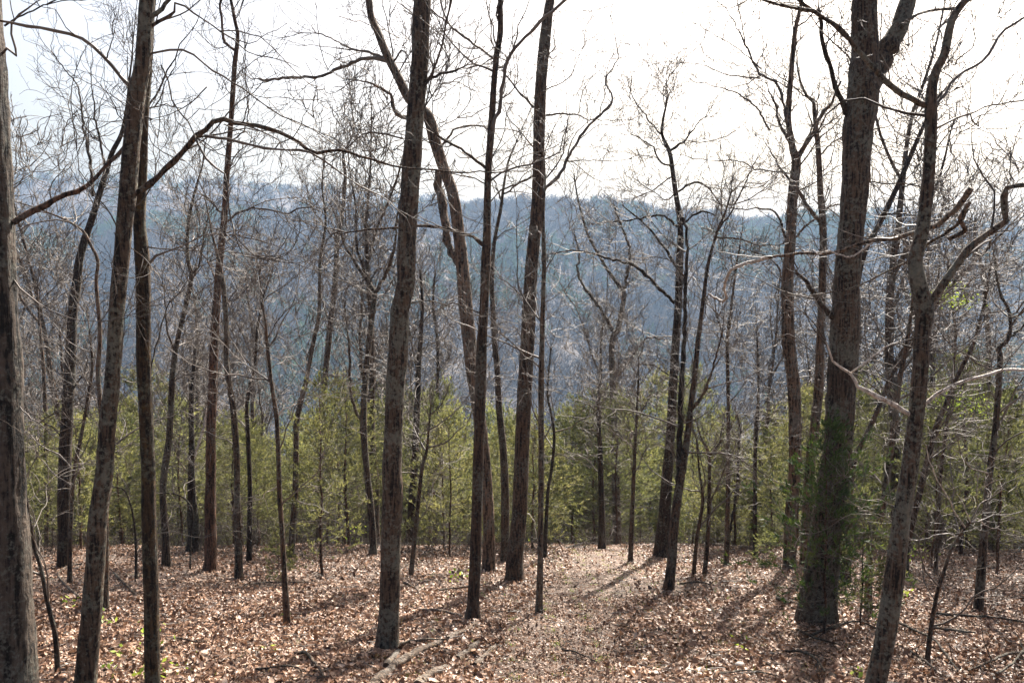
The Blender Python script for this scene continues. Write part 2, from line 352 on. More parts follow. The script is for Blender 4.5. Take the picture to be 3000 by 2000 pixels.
def auto_limbs(tp, tr, r, num, t0, Lr, t1=.98, up=.12, ang=(.7, 1.25), wob=.24, rk=.5, npts=12):
    P1, R1 = spawn(tp[None], tr[None], num, Lr, npts, r, t0, t1, ang, wob, up, .004, rk, .3)
    L = np.linalg.norm(P1[:, -1]-P1[:, 0], axis=1)
    r0 = np.minimum(R1[:, 0]*1.6, .003+L*.0062)[:, None]; R1 = r0+(.0022-r0)*np.linspace(0, 1, npts)[None]**.8
    return P1, R1
class Tree: pass
def traced(name, label, bk, base, pts, limbs=(), Y=None, ext=0, auto=None, dens=1., cat='tree', twm=None, amp=.10, group=None, k=14, seed=None, lean=None, rmin=None, autoL=(.8, 2.9), at0=.35, flare=True, limb_mats=None, name_l='limb'):
    """pts [(px,py,w)] from the foot up, in pixels of the photograph; limbs: lists [(px,py),...], w0, w1"""
    sd = seed if seed is not None else int(pts[0][0]*3+pts[0][1]) % 9973
    r = np.random.RandomState(sd)
    if Y is None:
        b3 = G(*base); Y = b3[1]
    else:
        q = P(pts[0][0], pts[0][1], Y); b3 = np.array([q[0], Y, g(q[0], Y)])
    lean = (r.rand()-.5)*.10 if lean is None else lean
    def D(p): return Y+lean*(P(p[0], p[1], Y)[2]-b3[2])
    T3 = [P(p[0], p[1], D(p)) for p in pts]; W = [p[2]*Y/F/2*(.87 if p[2] > 60 else .93 if p[2] > 30 else .97) for p in pts]
    if base is not None:
        T3[0] = b3.copy()
    if T3[0][2] > b3[2]+.05: T3.insert(0, b3.copy()); W.insert(0, W[0]*1.15)
    T3.insert(0, T3[0]-np.array([0, 0, .22])); W.insert(0, W[0]*1.06)
    nv = len(T3)
    if ext:
        dlt = unit(T3[-1]-T3[-2]); m_ = 5
        for i in range(m_):
            dlt = unit(dlt+np.array([r.randn()*.08, r.randn()*.08, .15])); T3.append(T3[-1]+dlt*ext/m_); W.append(W[-1]*.72)
    tp, tr, Ltot = resample(T3, W, 10); n = int(min(210, max(24, Ltot/.06))); tp, tr, _ = resample(T3, W, n)
    root = empty(name, b3, label, cat, group)
    ge = Geo(); rough_tube(ge, tp, tr, k, amp, sd % 97, flare); ge.build('trunk', BK[bk], root, b3)
    LP, LR = [], []
    zs = tp[:, 2]
    for li, L in enumerate(limbs):
        pp, w0, w1 = L[0], L[1], L[2]; m_ = L[3] if len(L) > 3 else bk
        # start depth: depth of the trunk at that height
        y0 = D(pp[0]); j = np.argmin(np.abs(zs-P(pp[0][0], pp[0][1], y0)[2])); y0 = tp[j][1]
        sg = (r.rand()-.5)*1.3 if len(L) < 5 else L[4]; q = [P(pp[0][0], pp[0][1], y0)]; yy = y0
        for a_, b_ in zip(pp[:-1], pp[1:]):
            yy += sg*math.hypot(b_[0]-a_[0], b_[1]-a_[1])*Y/F*.6; q.append(P(b_[0], b_[1], yy))
        rd = np.linspace(w0, w1, len(q))*Y/F/2*np.array([x[1] for x in q])/Y
        lp, lr, LL = resample(q, rd, 12); n_ = int(min(60, max(10, LL/.08))); lp, lr, LL = resample(q, rd, n_, .006*Y/10, r); lr = lr*(1+.10*r.randn(len(lr))*(w0 > 5))
        gl = Geo(); kk = 8 if w0 > 6 else 6
        if w0 > 6: rough_tube(gl, lp, lr, 10, .16, li+3, False)
        else: gl.tubes(lp[None], lr[None], kk, True)
        gl.build(name_l, BK.get(m_, TW), root, b3)
        LP.append(lp); LR.append(lr)
    if auto is None: auto = 4+ext*2
    auto *= 1.1
    if auto:
        P1, R1 = auto_limbs(tp, tr, r, auto, at0, autoL)
        for i in range(len(P1)): LP.append(P1[i]); LR.append(R1[i])
    if LP:
        rm = rmin or max(.0022, .00021*Y)
        LP2 = LP+[tp[int(len(tp)*.93):]]; LR2 = LR+[tr[int(len(tr)*.93):]]
        ge = crown(LP2, LR2, r, dens, 1., rm)
        if auto and len(P1): ge.tubes(P1, R1, 5)
        if lean is not None and auto is not None: pass
        ge.build('crown', twm or (TWD if ext > 0 else TW), root, b3)
    root['_Y'] = Y; root.pop('_Y')
    return root, tp, tr, LP, LR, Y
# ================================================================ traced trees
TR = []
def tt(*a, **k): TR.append(traced(*a, **k)); return TR[-1]
tt('hardwood_tree', 'massive furrowed trunk cut by the left edge of the frame', 'furrow', (24, 1650),
   [(24, 1650, 140), (22, 1568, 134), (24, 1440, 118), (20, 1284, 108), (14, 1184, 100), (10, 1084, 96), (6, 884, 92), (2, 784, 88), (-2, 650, 84), (-4, 550, 80), (-8, 425, 78), (-16, 300, 74), (-22, 150, 70), (-30, 0, 66)],
   [([(30, 512), (75, 482), (110, 470), (130, 455), (170, 440), (200, 425), (225, 400), (250, 375), (285, 340), (310, 290), (340, 240)], 15, 7, 'red', .8),
    ([(42, 930), (60, 950), (80, 965), (100, 980)], 3, 2, 0), ([(30, 640), (60, 675), (110, 710), (180, 735), (240, 738)], 4, 2, 0),
    ([(0, 130), (20, 110), (40, 130), (25, 60), (60, 20), (110, -10)], 7, 3, 0), ([(10, 60), (40, 40), (110, 10)], 5, 3)], ext=4, auto=4, amp=.17, k=26, lean=0, dens=.5)
tt('hardwood_tree', 'lichen spotted trunk leaning right beside the mossy dark trunk', 'grey', (190, 1640),
   [(190, 1640, 58), (196, 1568, 53), (212, 1384, 49), (219, 1284, 46), (226, 1184, 46), (240, 1084, 42), (246, 984, 40), (257, 884, 37), (264, 784, 35), (269, 700, 37), (279, 600, 37), (285, 525, 38), (293, 450, 42), (301, 350, 40), (311, 250, 38), (317, 200, 41), (327, 150, 37), (333, 75, 36), (338, 0, 35)],
   [([(300, 200), (260, 155), (225, 115), (190, 90), (150, 75), (100, 65), (50, 59), (-5, 44)], 10, 6, 0, -.5),
    ([(300, 450), (340, 425), (370, 400), (400, 370), (425, 342), (450, 320), (475, 300), (500, 273), (540, 284), (588, 288), (638, 303), (678, 320), (713, 347), (728, 352), (778, 345), (813, 352), (868, 372), (928, 385), (988, 390), (1038, 395), (1113, 395), (1176, 394)], 15, 2.4, 'brown', .12),
    ([(470, 312), (530, 320), (588, 338), (648, 345), (713, 350), (748, 372), (788, 400), (833, 432), (868, 445), (898, 465), (913, 485)], 7, 2.2, 0, .12),
    ([(450, 320), (470, 360), (500, 390), (520, 410), (525, 480), (537, 525)], 6, 3, 0, .1),
    ([(338, 125), (380, 116), (420, 116), (450, 130), (480, 155), (520, 180), (550, 200), (588, 228), (638, 260), (688, 285), (718, 295), (758, 325), (788, 340)], 6, 2, 0, .2),
    ([(345, 62), (380, 40), (400, 35), (396, 12), (415, 7), (445, 30), (475, 50), (510, 72)], 8, 3, 'shag', .3),
    ([(345, 40), (380, 10), (405, -12), (470, -30)], 10, 6),
    ([(425, 370), (360, 340), (335, 300)], 3, 1.5), ([(370, 150), (385, 185), (400, 240), (430, 280), (452, 315)], 4, 3), ([(262, 535), (290, 560), (330, 590)], 3, 2),
    ([(475, 200), (440, 235), (395, 260), (345, 275)], 3, 1.5)], ext=4, auto=5, dens=.75, amp=.09, k=18, lean=.0)
tt('hardwood_tree', 'dark trunk with orange brown moss just right of the lichen spotted trunk', 'moss', (350, 1612),
   [(351, 1612, 44), (350, 1568, 39), (348, 1384, 38), (345, 1284, 38), (342, 1184, 35), (341, 1084, 34), (337, 984, 34), (332, 884, 34), (330, 784, 34), (329, 650, 35), (327, 600, 36), (322, 540, 30), (320, 500, 28), (326, 400, 24), (330, 300, 21), (337, 200, 17), (345, 100, 15), (352, 0, 13)],
   [([(343, 605), (355, 590), (375, 580), (420, 565), (470, 540), (525, 535)], 7, 2, 0, .2), ([(338, 567), (380, 572), (450, 577), (500, 578), (588, 585)], 4, 1.5, 0, .2), ([(345, 850), (365, 780), (372, 740), (390, 690)], 4, 2)], ext=4, auto=7, k=18, lean=0)
tt('hardwood_tree', 'blackish trunk rising behind the first two left trunks', 'dark', (143, 1302),
   [(143, 1302, 26), (147, 1234, 28), (147, 1134, 30), (150, 1034, 28), (156, 934, 27), (164, 784, 23), (169, 700, 22), (177, 650, 20), (182, 600, 18), (195, 550, 16), (212, 500, 15), (227, 450, 14), (242, 400, 12), (258, 350, 11), (280, 305, 9), (292, 240, 7)],
   [([(215, 450), (207, 370), (197, 320), (190, 270), (185, 230), (177, 195), (145, 155), (120, 120)], 7, 2), ([(240, 380), (225, 305), (217, 265), (212, 220), (208, 170)], 6, 2), ([(165, 900), (200, 840), (190, 800)], 4, 2), ([(150, 1010), (120, 980), (90, 960), (60, 940)], 3, 1.5)], ext=2, auto=14, dens=1.3)
tt('hardwood_tree', 'slender crooked tree bending left at its top behind the lichen spotted trunk', 'brown', (240, 1399),
   [(240, 1399, 20), (245, 1284, 11), (245, 1199, 9), (240, 1050, 10), (228, 900, 10), (225, 850, 10), (230, 765, 9), (221, 650, 8), (225, 600, 8), (207, 560, 7), (190, 530, 6), (150, 505, 5), (115, 490, 4), (75, 475, 3), (40, 465, 2)], auto=10, dens=1.2)
tt('hardwood_tree', 'thin grey tree with a wavy forked stem right of the mossy dark trunk', 'grey', (382, 1305),
   [(382, 1305, 24), (381, 1234, 18), (377, 1184, 16), (374, 1134, 16), (377, 1084, 16), (385, 1034, 16), (390, 984, 15), (395, 884, 14), (399, 834, 13), (407, 784, 11), (415, 750, 11), (427, 700, 11), (440, 635, 11), (432, 600, 9), (430, 550, 8), (435, 500, 7), (445, 450, 6), (455, 415, 5), (465, 380, 4), (470, 340, 3)],
   [([(440, 630), (456, 610), (465, 560), (478, 500), (490, 470)], 6, 2), ([(398, 800), (385, 760), (380, 700), (375, 640)], 5, 2), ([(410, 760), (440, 720), (470, 700)], 4, 2)], auto=16, dens=1.5)
tt('hardwood_tree', 'straight reddish brown trunk standing left of centre on the open leaf litter', 'red', (482, 1312),
   [(482, 1312, 38), (484, 1284, 31), (483, 1184, 27), (484, 1084, 24), (485, 984, 22), (489, 884, 22), (492, 784, 20), (497, 700, 18), (505, 600, 16), (510, 550, 15), (515, 500, 15), (518, 450, 13), (521, 400, 13), (525, 350, 13), (529, 300, 12), (534, 225, 12), (539, 150, 11), (546, 85, 9), (540, 50, 8), (530, 0, 7), (520, -30, 6)],
   [([(538, 115), (520, 100), (510, 75), (510, 40), (506, 0)], 7, 5), ([(507, 487), (480, 460), (465, 447)], 4, 2), ([(518, 510), (555, 485), (588, 478), (628, 485), (663, 491), (688, 480), (718, 475)], 6, 3, 0, .2),
    ([(527, 330), (560, 300), (570, 250), (565, 200), (562, 100)], 4, 2), ([(522, 400), (545, 350), (570, 335)], 4, 2), ([(512, 540), (560, 545), (620, 560), (680, 590)], 4, 1.5), ([(500, 660), (470, 590), (440, 570)], 4, 2)], ext=2, auto=16, dens=1.3, name_l='limb')
tt('hardwood_tree', 'grey wavy stem growing close behind the straight reddish trunk', 'grey', (549, 1332),
   [(549, 1332, 21), (547, 1234, 17), (545, 1134, 15), (543, 1034, 15), (535, 934, 14), (527, 884, 13), (520, 834, 12), (520, 750, 12), (517, 700, 11), (512, 650, 11), (503, 600, 8), (490, 550, 6), (480, 500, 4), (470, 450, 3)], auto=10, dens=1.2)
tt('hardwood_tree', 'thin dark stem beside the grey wavy stem', 'dark', (572, 1290),
   [(572, 1290, 14), (574, 1134, 11), (570, 1009, 10), (567, 934, 9), (575, 884, 8), (586, 834, 7), (590, 760, 6), (600, 700, 5), (596, 620, 4)], auto=12, dens=1.4)
tt('sapling', 'pole thin sapling with a pale side branch standing left of the centre trunk', 'brown', (660, 1438),
   [(660, 1438, 19), (654, 1334, 14), (649, 1234, 12), (642, 1134, 12), (639, 1034, 11), (635, 959, 11), (624, 884, 9), (613, 784, 8), (610, 740, 6), (603, 690, 4), (620, 640, 2)],
   [([(635, 956), (650, 940), (663, 934), (688, 916)], 5, 2, 'pale'), ([(639, 1115), (625, 1125), (610, 1130), (600, 1145)], 3, 1.5, 'pale'), ([(611, 760), (590, 720), (585, 680)], 3, 1.5), ([(613, 780), (650, 720), (690, 690)], 3, 1.5)], auto=9, dens=1.2, amp=.06)
tt('hardwood_tree', 'leaning slim tree behind the small cedar left of centre', 'grey', (668, 1281),
   [(668, 1281, 17), (678, 1134, 15), (680, 1034, 13), (683, 959, 13), (703, 874, 11), (720, 784, 10), (733, 720, 9), (735, 600, 7), (743, 550, 6), (748, 500, 5), (740, 430, 4), (745, 360, 3)], auto=14, dens=1.4)
tt('hardwood_tree', 'upright oak behind the small cedar with a fine forked top against the sky', 'brown', None,
   [(733, 1240, 16), (738, 984, 14), (745, 884, 14), (755, 784, 14), (758, 750, 14), (770, 650, 14), (773, 600, 12), (775, 550, 12), (785, 500, 9), (790, 450, 9), (793, 400, 8), (788, 360, 6), (803, 325, 5), (813, 300, 4), (808, 250, 3), (804, 200, 2)],
   [([(758, 740), (740, 690), (735, 640), (740, 570)], 5, 2), ([(790, 460), (815, 440), (840, 420)], 4, 2), ([(775, 560), (745, 520), (720, 480), (705, 430)], 4, 2)], Y=24, auto=18, dens=1.5)
tt('hardwood_tree', 'y forked slender tree left of the big centre trunk', 'grey', (858, 1276),
   [(858, 1276, 18), (853, 1184, 18), (843, 1084, 15), (835, 984, 17), (838, 884, 14), (848, 784, 14), (858, 700, 13), (860, 675, 13), (848, 650, 9), (823, 615, 8), (808, 590, 7), (790, 560, 6), (780, 520, 4), (760, 470, 3)],
   [([(860, 675), (883, 635), (898, 600), (908, 550), (913, 490), (925, 430)], 10, 3), ([(832, 969), (813, 934), (803, 874), (803, 809), (798, 760), (790, 700)], 8, 3), ([(850, 650), (870, 600), (850, 560)], 4, 2)], auto=14, dens=1.3)
tt('hardwood_tree', 'thick dark trunk in the open just left of the picture centre', 'grey', (890, 1490),
   [(890, 1492, 60), (892, 1434, 53), (896, 1334, 50), (898, 1234, 50), (902, 1134, 52), (900, 1084, 50), (904, 984, 44), (908, 884, 47), (913, 834, 50), (916, 784, 48), (918, 720, 45), (932, 650, 45), (934, 550, 46), (941, 450, 45), (948, 350, 45), (955, 250, 42), (964, 150, 42), (967, 50, 43), (970, 0, 43), (973, -60, 40)],
   [([(925, 318), (898, 310), (868, 304), (838, 306), (818, 320), (805, 335), (775, 350)], 6, 2, 0, .3), ([(970, 195), (1003, 175), (1043, 163), (1070, 150)], 7, 3, 'dark'), ([(975, 250), (985, 210), (998, 160), (995, 130), (1018, 60), (1030, 20)], 4, 1.5), ([(925, 640), (880, 615), (840, 640)], 3, 1.5), ([(940, 455), (900, 430), (868, 372)], 3, 2), ([(930, 700), (975, 690), (1025, 700), (1075, 720)], 3, 1.5)],
   ext=4, auto=9, amp=.10, k=20, lean=0, at0=.5)
tt('hardwood_tree', 'leaning tree crossing behind the centre trunk with a hollow forked stem', 'shag', (1122, 1312),
   [(1122, 1312, 36), (1123, 1234, 28), (1119, 1134, 27), (1110, 1034, 30), (1098, 934, 32), (1086, 850, 34), (1078, 784, 34), (1069, 700, 35), (1062, 610, 32), (1055, 550, 28), (1041, 450, 27), (1015, 375, 26), (998, 320, 28), (985, 270, 27), (960, 245, 24), (938, 225, 22), (913, 175, 20), (888, 125, 19), (868, 75, 17), (853, 40, 16), (846, -10, 15)],
   [([(1062, 615), (1038, 580), (1026, 550), (1021, 500), (1014, 450), (1006, 430), (1010, 390)], 20, 18), ([(888, 140), (853, 132), (813, 142), (773, 160), (738, 175), (688, 178), (638, 180), (600, 185)], 9, 5, 0, .3),
    ([(878, 132), (848, 120), (808, 112), (783, 100), (733, 78), (688, 78)], 7, 2, 0, .4), ([(945, 275), (908, 260), (900, 220), (888, 210), (853, 192), (818, 183)], 11, 3), ([(1010, 345), (1028, 320), (1048, 295), (1088, 288), (1118, 295)], 6, 3), ([(900, 150), (925, 115), (943, 155)], 5, 2), ([(783, 160), (780, 125)], 3, 1), ([(738, 175), (700, 200), (660, 240)], 2, 1)],
   ext=3, auto=12, k=16, lean=.0, dens=1.3, at0=.5)
tt('hardwood_tree', 'slim straight dark trunk right of the centre trunk with a flared foot', 'brown', (1085, 1424),
   [(1085, 1424, 42), (1087, 1384, 31), (1092, 1284, 28), (1095, 1184, 26), (1098, 1084, 26), (1101, 984, 26), (1104, 884, 27), (1107, 784, 25), (1112, 700, 22), (1116, 600, 23), (1118, 550, 20), (1119, 500, 18), (1121, 400, 16), (1128, 300, 17), (1134, 200, 14), (1141, 125, 14), (1149, 75, 14), (1149, 0, 12), (1150, -50, 10)],
   [([(1127, 320), (1138, 270), (1148, 250), (1153, 200), (1163, 150), (1176, 120), (1206, 85), (1251, 40), (1291, 8), (1320, -20)], 9, 6, 0, -.2), ([(1133, 135), (1098, 108), (1058, 80), (1033, 57), (1018, 25), (1013, 0)], 6, 4, 0, .2), ([(1033, 57), (988, 20), (960, -10)], 4, 3),
    ([(1112, 565), (1088, 545), (1038, 528), (968, 518), (908, 523), (838, 528), (793, 535)], 8, 4, 'brown', -.3), ([(1119, 390), (1083, 360), (1063, 345), (1038, 328), (1013, 320), (1003, 310)], 7, 4), ([(1121, 425), (1090, 410), (1040, 400), (980, 395)], 4, 2), ([(1105, 720), (1060, 700), (1040, 695), (990, 720), (955, 760)], 4, 2), ([(1103, 870), (1120, 840), (1130, 820)], 3, 2, 'pale'), ([(1147, 55), (1140, 35)], 5, 4)],
   ext=3, auto=9, k=16, dens=1.2, at0=.5)
tt('hardwood_tree', 'ridged brown trunk right of centre with red banded bark and a wide dark foot', 'brown', (1182, 1335),
   [(1182, 1337, 52), (1182, 1284, 42), (1193, 1184, 39), (1197, 1084, 37), (1201, 984, 36), (1206, 884, 36), (1212, 784, 34), (1216, 700, 34), (1222, 600, 31), (1232, 500, 29), (1237, 400, 27), (1238, 300, 28), (1242, 200, 27), (1251, 100, 27), (1258, 40, 24), (1264, 0, 20), (1270, -50, 18)],
   [([(1248, 440), (1286, 400), (1311, 350), (1336, 310), (1366, 275), (1403, 240), (1406, 215), (1393, 200), (1393, 180), (1416, 140), (1418, 115), (1403, 35)], 8, 1.5, 0, .3), ([(1254, 265), (1296, 262), (1326, 265), (1356, 275), (1446, 277)], 5, 1.5),
    ([(1252, 207), (1276, 197), (1311, 175), (1321, 150), (1336, 115)], 3, 1.4), ([(1226, 247), (1191, 210), (1176, 190), (1150, 160)], 6, 3), ([(1230, 400), (1191, 422), (1156, 435), (1133, 455)], 6, 3), ([(1236, 350), (1200, 310), (1178, 280)], 4, 2), ([(1209, 700), (1180, 660), (1150, 640)], 3, 2), ([(1186, 1170), (1215, 1180), (1228, 1205), (1232, 1240)], 3, 2, 'pale'), ([(1326, 265), (1340, 210), (1366, 170), (1405, 135)], 2.5, 1.2), ([(1311, 370), (1356, 368), (1405, 370), (1450, 365)], 2.5, 1.3), ([(1265, 15), (1290, 30), (1340, 25)], 2, 1)],
   ext=3, auto=9, k=18, dens=1.15, lean=0, at0=.5)
tt('sapling', 'straight slim grey pole just right of the ridged brown trunk', 'grey', (1238, 1408),
   [(1238, 1408, 19), (1241, 1284, 14), (1242, 1184, 13), (1243, 1084, 14), (1243, 884, 14), (1245, 784, 12), (1247, 700, 11), (1250, 600, 10), (1248, 550, 9), (1248, 475, 7), (1252, 420, 5), (1250, 360, 3)], auto=11, dens=1.2, amp=.05)
tt('sapling', 'wavy thin stem behind the slim grey pole', 'dark', (1251, 1281),
   [(1251, 1281, 11), (1258, 1134, 8), (1266, 1084, 8), (1273, 1009, 7), (1268, 959, 6), (1258, 909, 5), (1260, 860, 4), (1265, 800, 3)], auto=8)
tt('hardwood_tree', 'grey trunk in the thicket behind the ridged brown trunk', 'grey', (1160, 1290),
   [(1160, 1290, 22), (1160, 1134, 20), (1156, 1034, 18), (1146, 934, 16), (1143, 859, 14), (1136, 784, 13), (1132, 700, 12), (1130, 650, 11), (1135, 560, 9), (1150, 480, 8), (1158, 420, 6), (1168, 370, 5), (1185, 330, 3)],
   [([(1155, 470), (1142, 430), (1125, 400)], 5, 2), ([(1157, 445), (1180, 430), (1205, 400)], 5, 2)], auto=12, dens=1.2)
tt('hardwood_tree', 'broad forked tree above the cedars right of the open track', 'grey', None,
   [(1418, 1240, 22), (1411, 984, 17), (1408, 884, 15), (1406, 784, 14), (1421, 750, 13), (1433, 675, 11), (1421, 655, 9), (1396, 620, 8), (1381, 595, 7), (1351, 540, 6), (1336, 490, 5), (1326, 450, 4), (1318, 400, 3)],
   [([(1433, 675), (1441, 625), (1448, 600), (1441, 550), (1420, 500), (1410, 470)], 8, 3), ([(1406, 760), (1396, 735), (1366, 690), (1341, 660), (1326, 620), (1331, 590), (1320, 540)], 9, 3), ([(1408, 880), (1421, 859), (1446, 829), (1471, 794), (1490, 775), (1530, 780)], 7, 3, 'red'), ([(1433, 1010), (1400, 960), (1355, 930), (1330, 900)], 3, 2)], Y=25, auto=20, dens=1.7)
tt('hardwood_tree', 'tall straight tree with a wide dark foot at the right of the open track', 'dark', (1518, 1278),
   [(1516, 1280, 42), (1519, 1250, 35), (1526, 1184, 30), (1533, 1084, 25), (1541, 984, 22), (1546, 884, 21), (1552, 784, 19), (1558, 700, 18), (1561, 600, 18), (1563, 550, 15), (1561, 500, 13), (1553, 450, 12), (1546, 400, 11), (1538, 350, 10), (1521, 310, 7), (1523, 275, 6), (1533, 225, 4), (1530, 190, 2)],
   [([(1541, 345), (1571, 325), (1591, 300), (1615, 270)], 6, 2), ([(1546, 385), (1516, 370), (1501, 340), (1476, 320), (1450, 310)], 5, 2), ([(1521, 310), (1496, 285), (1476, 255), (1461, 240), (1450, 215)], 4, 2), ([(1558, 440), (1596, 418), (1626, 430), (1641, 450)], 6, 3), ([(1551, 400), (1516, 425), (1481, 447)], 4, 2),
    ([(1550, 695), (1496, 645), (1456, 610), (1401, 595), (1326, 575), (1261, 585)], 9, 3), ([(1556, 520), (1521, 495), (1476, 500), (1446, 505), (1386, 510)], 6, 3), ([(1566, 515), (1601, 490), (1626, 485), (1641, 495)], 6, 3), ([(1560, 620), (1530, 575), (1500, 535), (1465, 500), (1430, 470)], 7, 3), ([(1553, 440), (1530, 460), (1500, 440), (1470, 420)], 3, 2), ([(1535, 860), (1500, 840), (1465, 835)], 4, 2)],
   auto=20, dens=1.9, lean=0, at0=.45)
t_ = tt('hardwood_tree', 'twin stemmed brown tree splitting in two above the sunlit track', 'brown', (1536, 1352),
   [(1536, 1352, 28), (1543, 1284, 23), (1551, 1184, 22), (1560, 1120, 20), (1570, 1060, 18), (1581, 984, 15), (1586, 934, 13), (1596, 859, 13), (1603, 784, 12), (1608, 750, 11), (1620, 650, 9), (1628, 600, 8), (1648, 530, 6), (1665, 490, 5), (1680, 440, 4)],
   [([(1552, 1160), (1559, 1084), (1562, 984), (1565, 884), (1571, 784), (1573, 700), (1576, 625), (1580, 560), (1570, 500)], 15, 5, 'dark', .1), ([(1588, 940), (1616, 904), (1633, 859), (1646, 814), (1660, 760)], 8, 3), ([(1640, 545), (1700, 550), (1750, 565), (1800, 560)], 5, 2), ([(1650, 530), (1690, 470), (1720, 400), (1735, 370)], 4, 2), ([(1575, 640), (1540, 600), (1500, 590)], 4, 2)], auto=14, dens=1.5)
tt('sapling', 'thin sapling at the crest with a pale snag halfway up', 'brown', (1448, 1288),
   [(1448, 1288, 13), (1452, 1184, 11), (1456, 1084, 9), (1461, 984, 7), (1466, 884, 5), (1467, 820, 3)], [([(1455, 1030), (1430, 1005), (1400, 985)], 3, 1.5, 'pale'), ([(1451, 1005), (1450, 990)], 7, 5, 'pale')], auto=12, dens=1.2)
tt('hardwood_tree', 'thin paired trunk among the cedars right of the twin stemmed tree', 'brown', (1668, 1303),
   [(1668, 1303, 14), (1672, 1134, 10), (1672, 1034, 10), (1673, 934, 9), (1671, 784, 8), (1680, 700, 6), (1690, 620, 5), (1700, 560, 3)], [([(1670, 1230), (1681, 1199), (1693, 1109), (1696, 1034), (1701, 994), (1690, 940)], 8, 4, 'dark')], auto=16, dens=1.4)
tt('sapling', 'slim pole standing alone at the crest before the shaggy trunk', 'dark', (1735, 1281),
   [(1735, 1281, 12), (1734, 1134, 10), (1735, 1034, 9), (1741, 934, 7), (1741, 834, 5), (1738, 760, 3)], auto=9)
tt('sapling', 'short crooked sapling on the leaf litter, left one of two close together', 'brown', (1593, 1323),
   [(1593, 1323, 10), (1601, 1234, 9), (1614, 1150, 8), (1606, 1080, 5), (1600, 1010, 3)], auto=7)
tt('sapling', 'short crooked sapling with a forked top, right one of two close together', 'brown', (1618, 1321),
   [(1618, 1321, 12), (1626, 1234, 10), (1629, 1134, 9), (1628, 1044, 8), (1612, 1010, 5), (1600, 970, 3)], [([(1629, 1045), (1651, 1019), (1660, 980)], 6, 3)], auto=7)
tt('hardwood_tree', 'shaggy peeling trunk left of the largest trunk', 'shag', (1814, 1306),
   [(1814, 1306, 36), (1814, 1260, 30), (1816, 1184, 28), (1825, 1084, 29), (1826, 984, 31), (1823, 884, 30), (1811, 784, 30), (1809, 700, 29), (1808, 650, 28), (1816, 550, 24), (1821, 450, 24), (1829, 375, 22), (1820, 340, 16), (1812, 290, 13), (1811, 250, 13), (1819, 150, 11), (1826, 75, 10), (1839, 15, 8), (1845, -20, 7)],
   [([(1829, 375), (1839, 350), (1864, 310), (1884, 270), (1909, 235), (1930, 190)], 13, 5), ([(1815, 330), (1790, 280), (1776, 230), (1766, 210)], 7, 3), ([(1810, 300), (1790, 200), (1745, 170), (1715, 110), (1690, 60), (1660, 10)], 7, 2, 0, .3), ([(1745, 180), (1710, 178), (1660, 170), (1620, 150), (1560, 145)], 4, 1.5, 0, .3), ([(1768, 300), (1735, 245), (1690, 215), (1650, 200), (1610, 190)], 5, 1.5), ([(1750, 160), (1700, 115), (1640, 80), (1590, 50)], 3, 1.5),
    ([(1818, 420), (1790, 380), (1764, 340)], 6, 2), ([(1812, 600), (1790, 500), (1750, 480), (1700, 480), (1650, 470)], 6, 2), ([(1826, 545), (1860, 510), (1880, 500)], 6, 3), ([(1820, 400), (1795, 395), (1740, 390), (1700, 372), (1650, 370), (1590, 365)], 4, 1.5), ([(1840, 345), (1880, 250), (1840, 210)], 4, 2), ([(1811, 700), (1790, 620), (1764, 590), (1700, 570)], 5, 2), ([(1715, 112), (1700, 40), (1690, -10)], 3, 1.5), ([(1690, 300), (1650, 320), (1600, 328)], 3, 1.5)],
   ext=2, auto=16, dens=2.0, lean=0, at0=.5)
tt('hardwood_tree', 'narrow grey tree between the shaggy trunk and the largest trunk', 'shag', None,
   [(1850, 1290, 26), (1859, 1084, 24), (1871, 984, 22), (1881, 884, 22), (1884, 784, 18), (1889, 650, 17), (1891, 550, 17), (1889, 500, 16), (1885, 450, 14), (1880, 350, 12), (1875, 300, 11), (1870, 250, 9), (1868, 235, 7), (1850, 215, 6), (1834, 170, 4), (1830, 120, 3)],
   [([(1887, 515), (1859, 480), (1839, 445), (1829, 430)], 11, 6), ([(1877, 310), (1860, 270), (1850, 240)], 4, 2), ([(1885, 355), (1910, 330), (1935, 315)], 4, 3), ([(1890, 490), (1905, 475), (1925, 470)], 5, 4)], Y=15.5, auto=12, dens=1.3, at0=.5)
BIG = tt('hardwood_tree', 'largest trunk in the picture, forked near the top edge', 'grey', (1877, 1428),
   [(1877, 1430, 112), (1881, 1370, 98), (1888, 1300, 88), (1898, 1200, 80), (1912, 1110, 76), (1924, 1034, 73), (1930, 934, 74), (1936, 834, 72), (1939, 784, 72), (1943, 740, 74), (1943, 700, 68), (1948, 600, 64), (1958, 500, 64), (1966, 400, 68), (1971, 300, 74), (1979, 250, 76), (1985, 175, 78), (1987, 125, 66), (1985, 50, 64), (1986, 0, 62), (1988, -60, 58)],
   [([(1992, 210), (2015, 160), (2036, 115), (2059, 75), (2074, 40), (2086, 0), (2105, -50)], 50, 30, 'grey', .3), ([(1945, 262), (1930, 225), (1919, 200), (1909, 160), (1894, 115), (1884, 50), (1879, 20)], 13, 8, 'dark', -.5), ([(1916, 730), (1884, 695), (1854, 650), (1829, 625)], 14, 6, 'dark', -.7),
    ([(2000, 300), (2040, 290), (2075, 270), (2120, 255)], 3, 1.5), ([(1960, 420), (2030, 420), (2070, 422), (2110, 425)], 4, 2), ([(2070, 60), (2110, 32), (2160, 22), (2194, 20)], 8, 5)],
   ext=3.5, auto=9, amp=.11, k=26, lean=0, at0=.5)
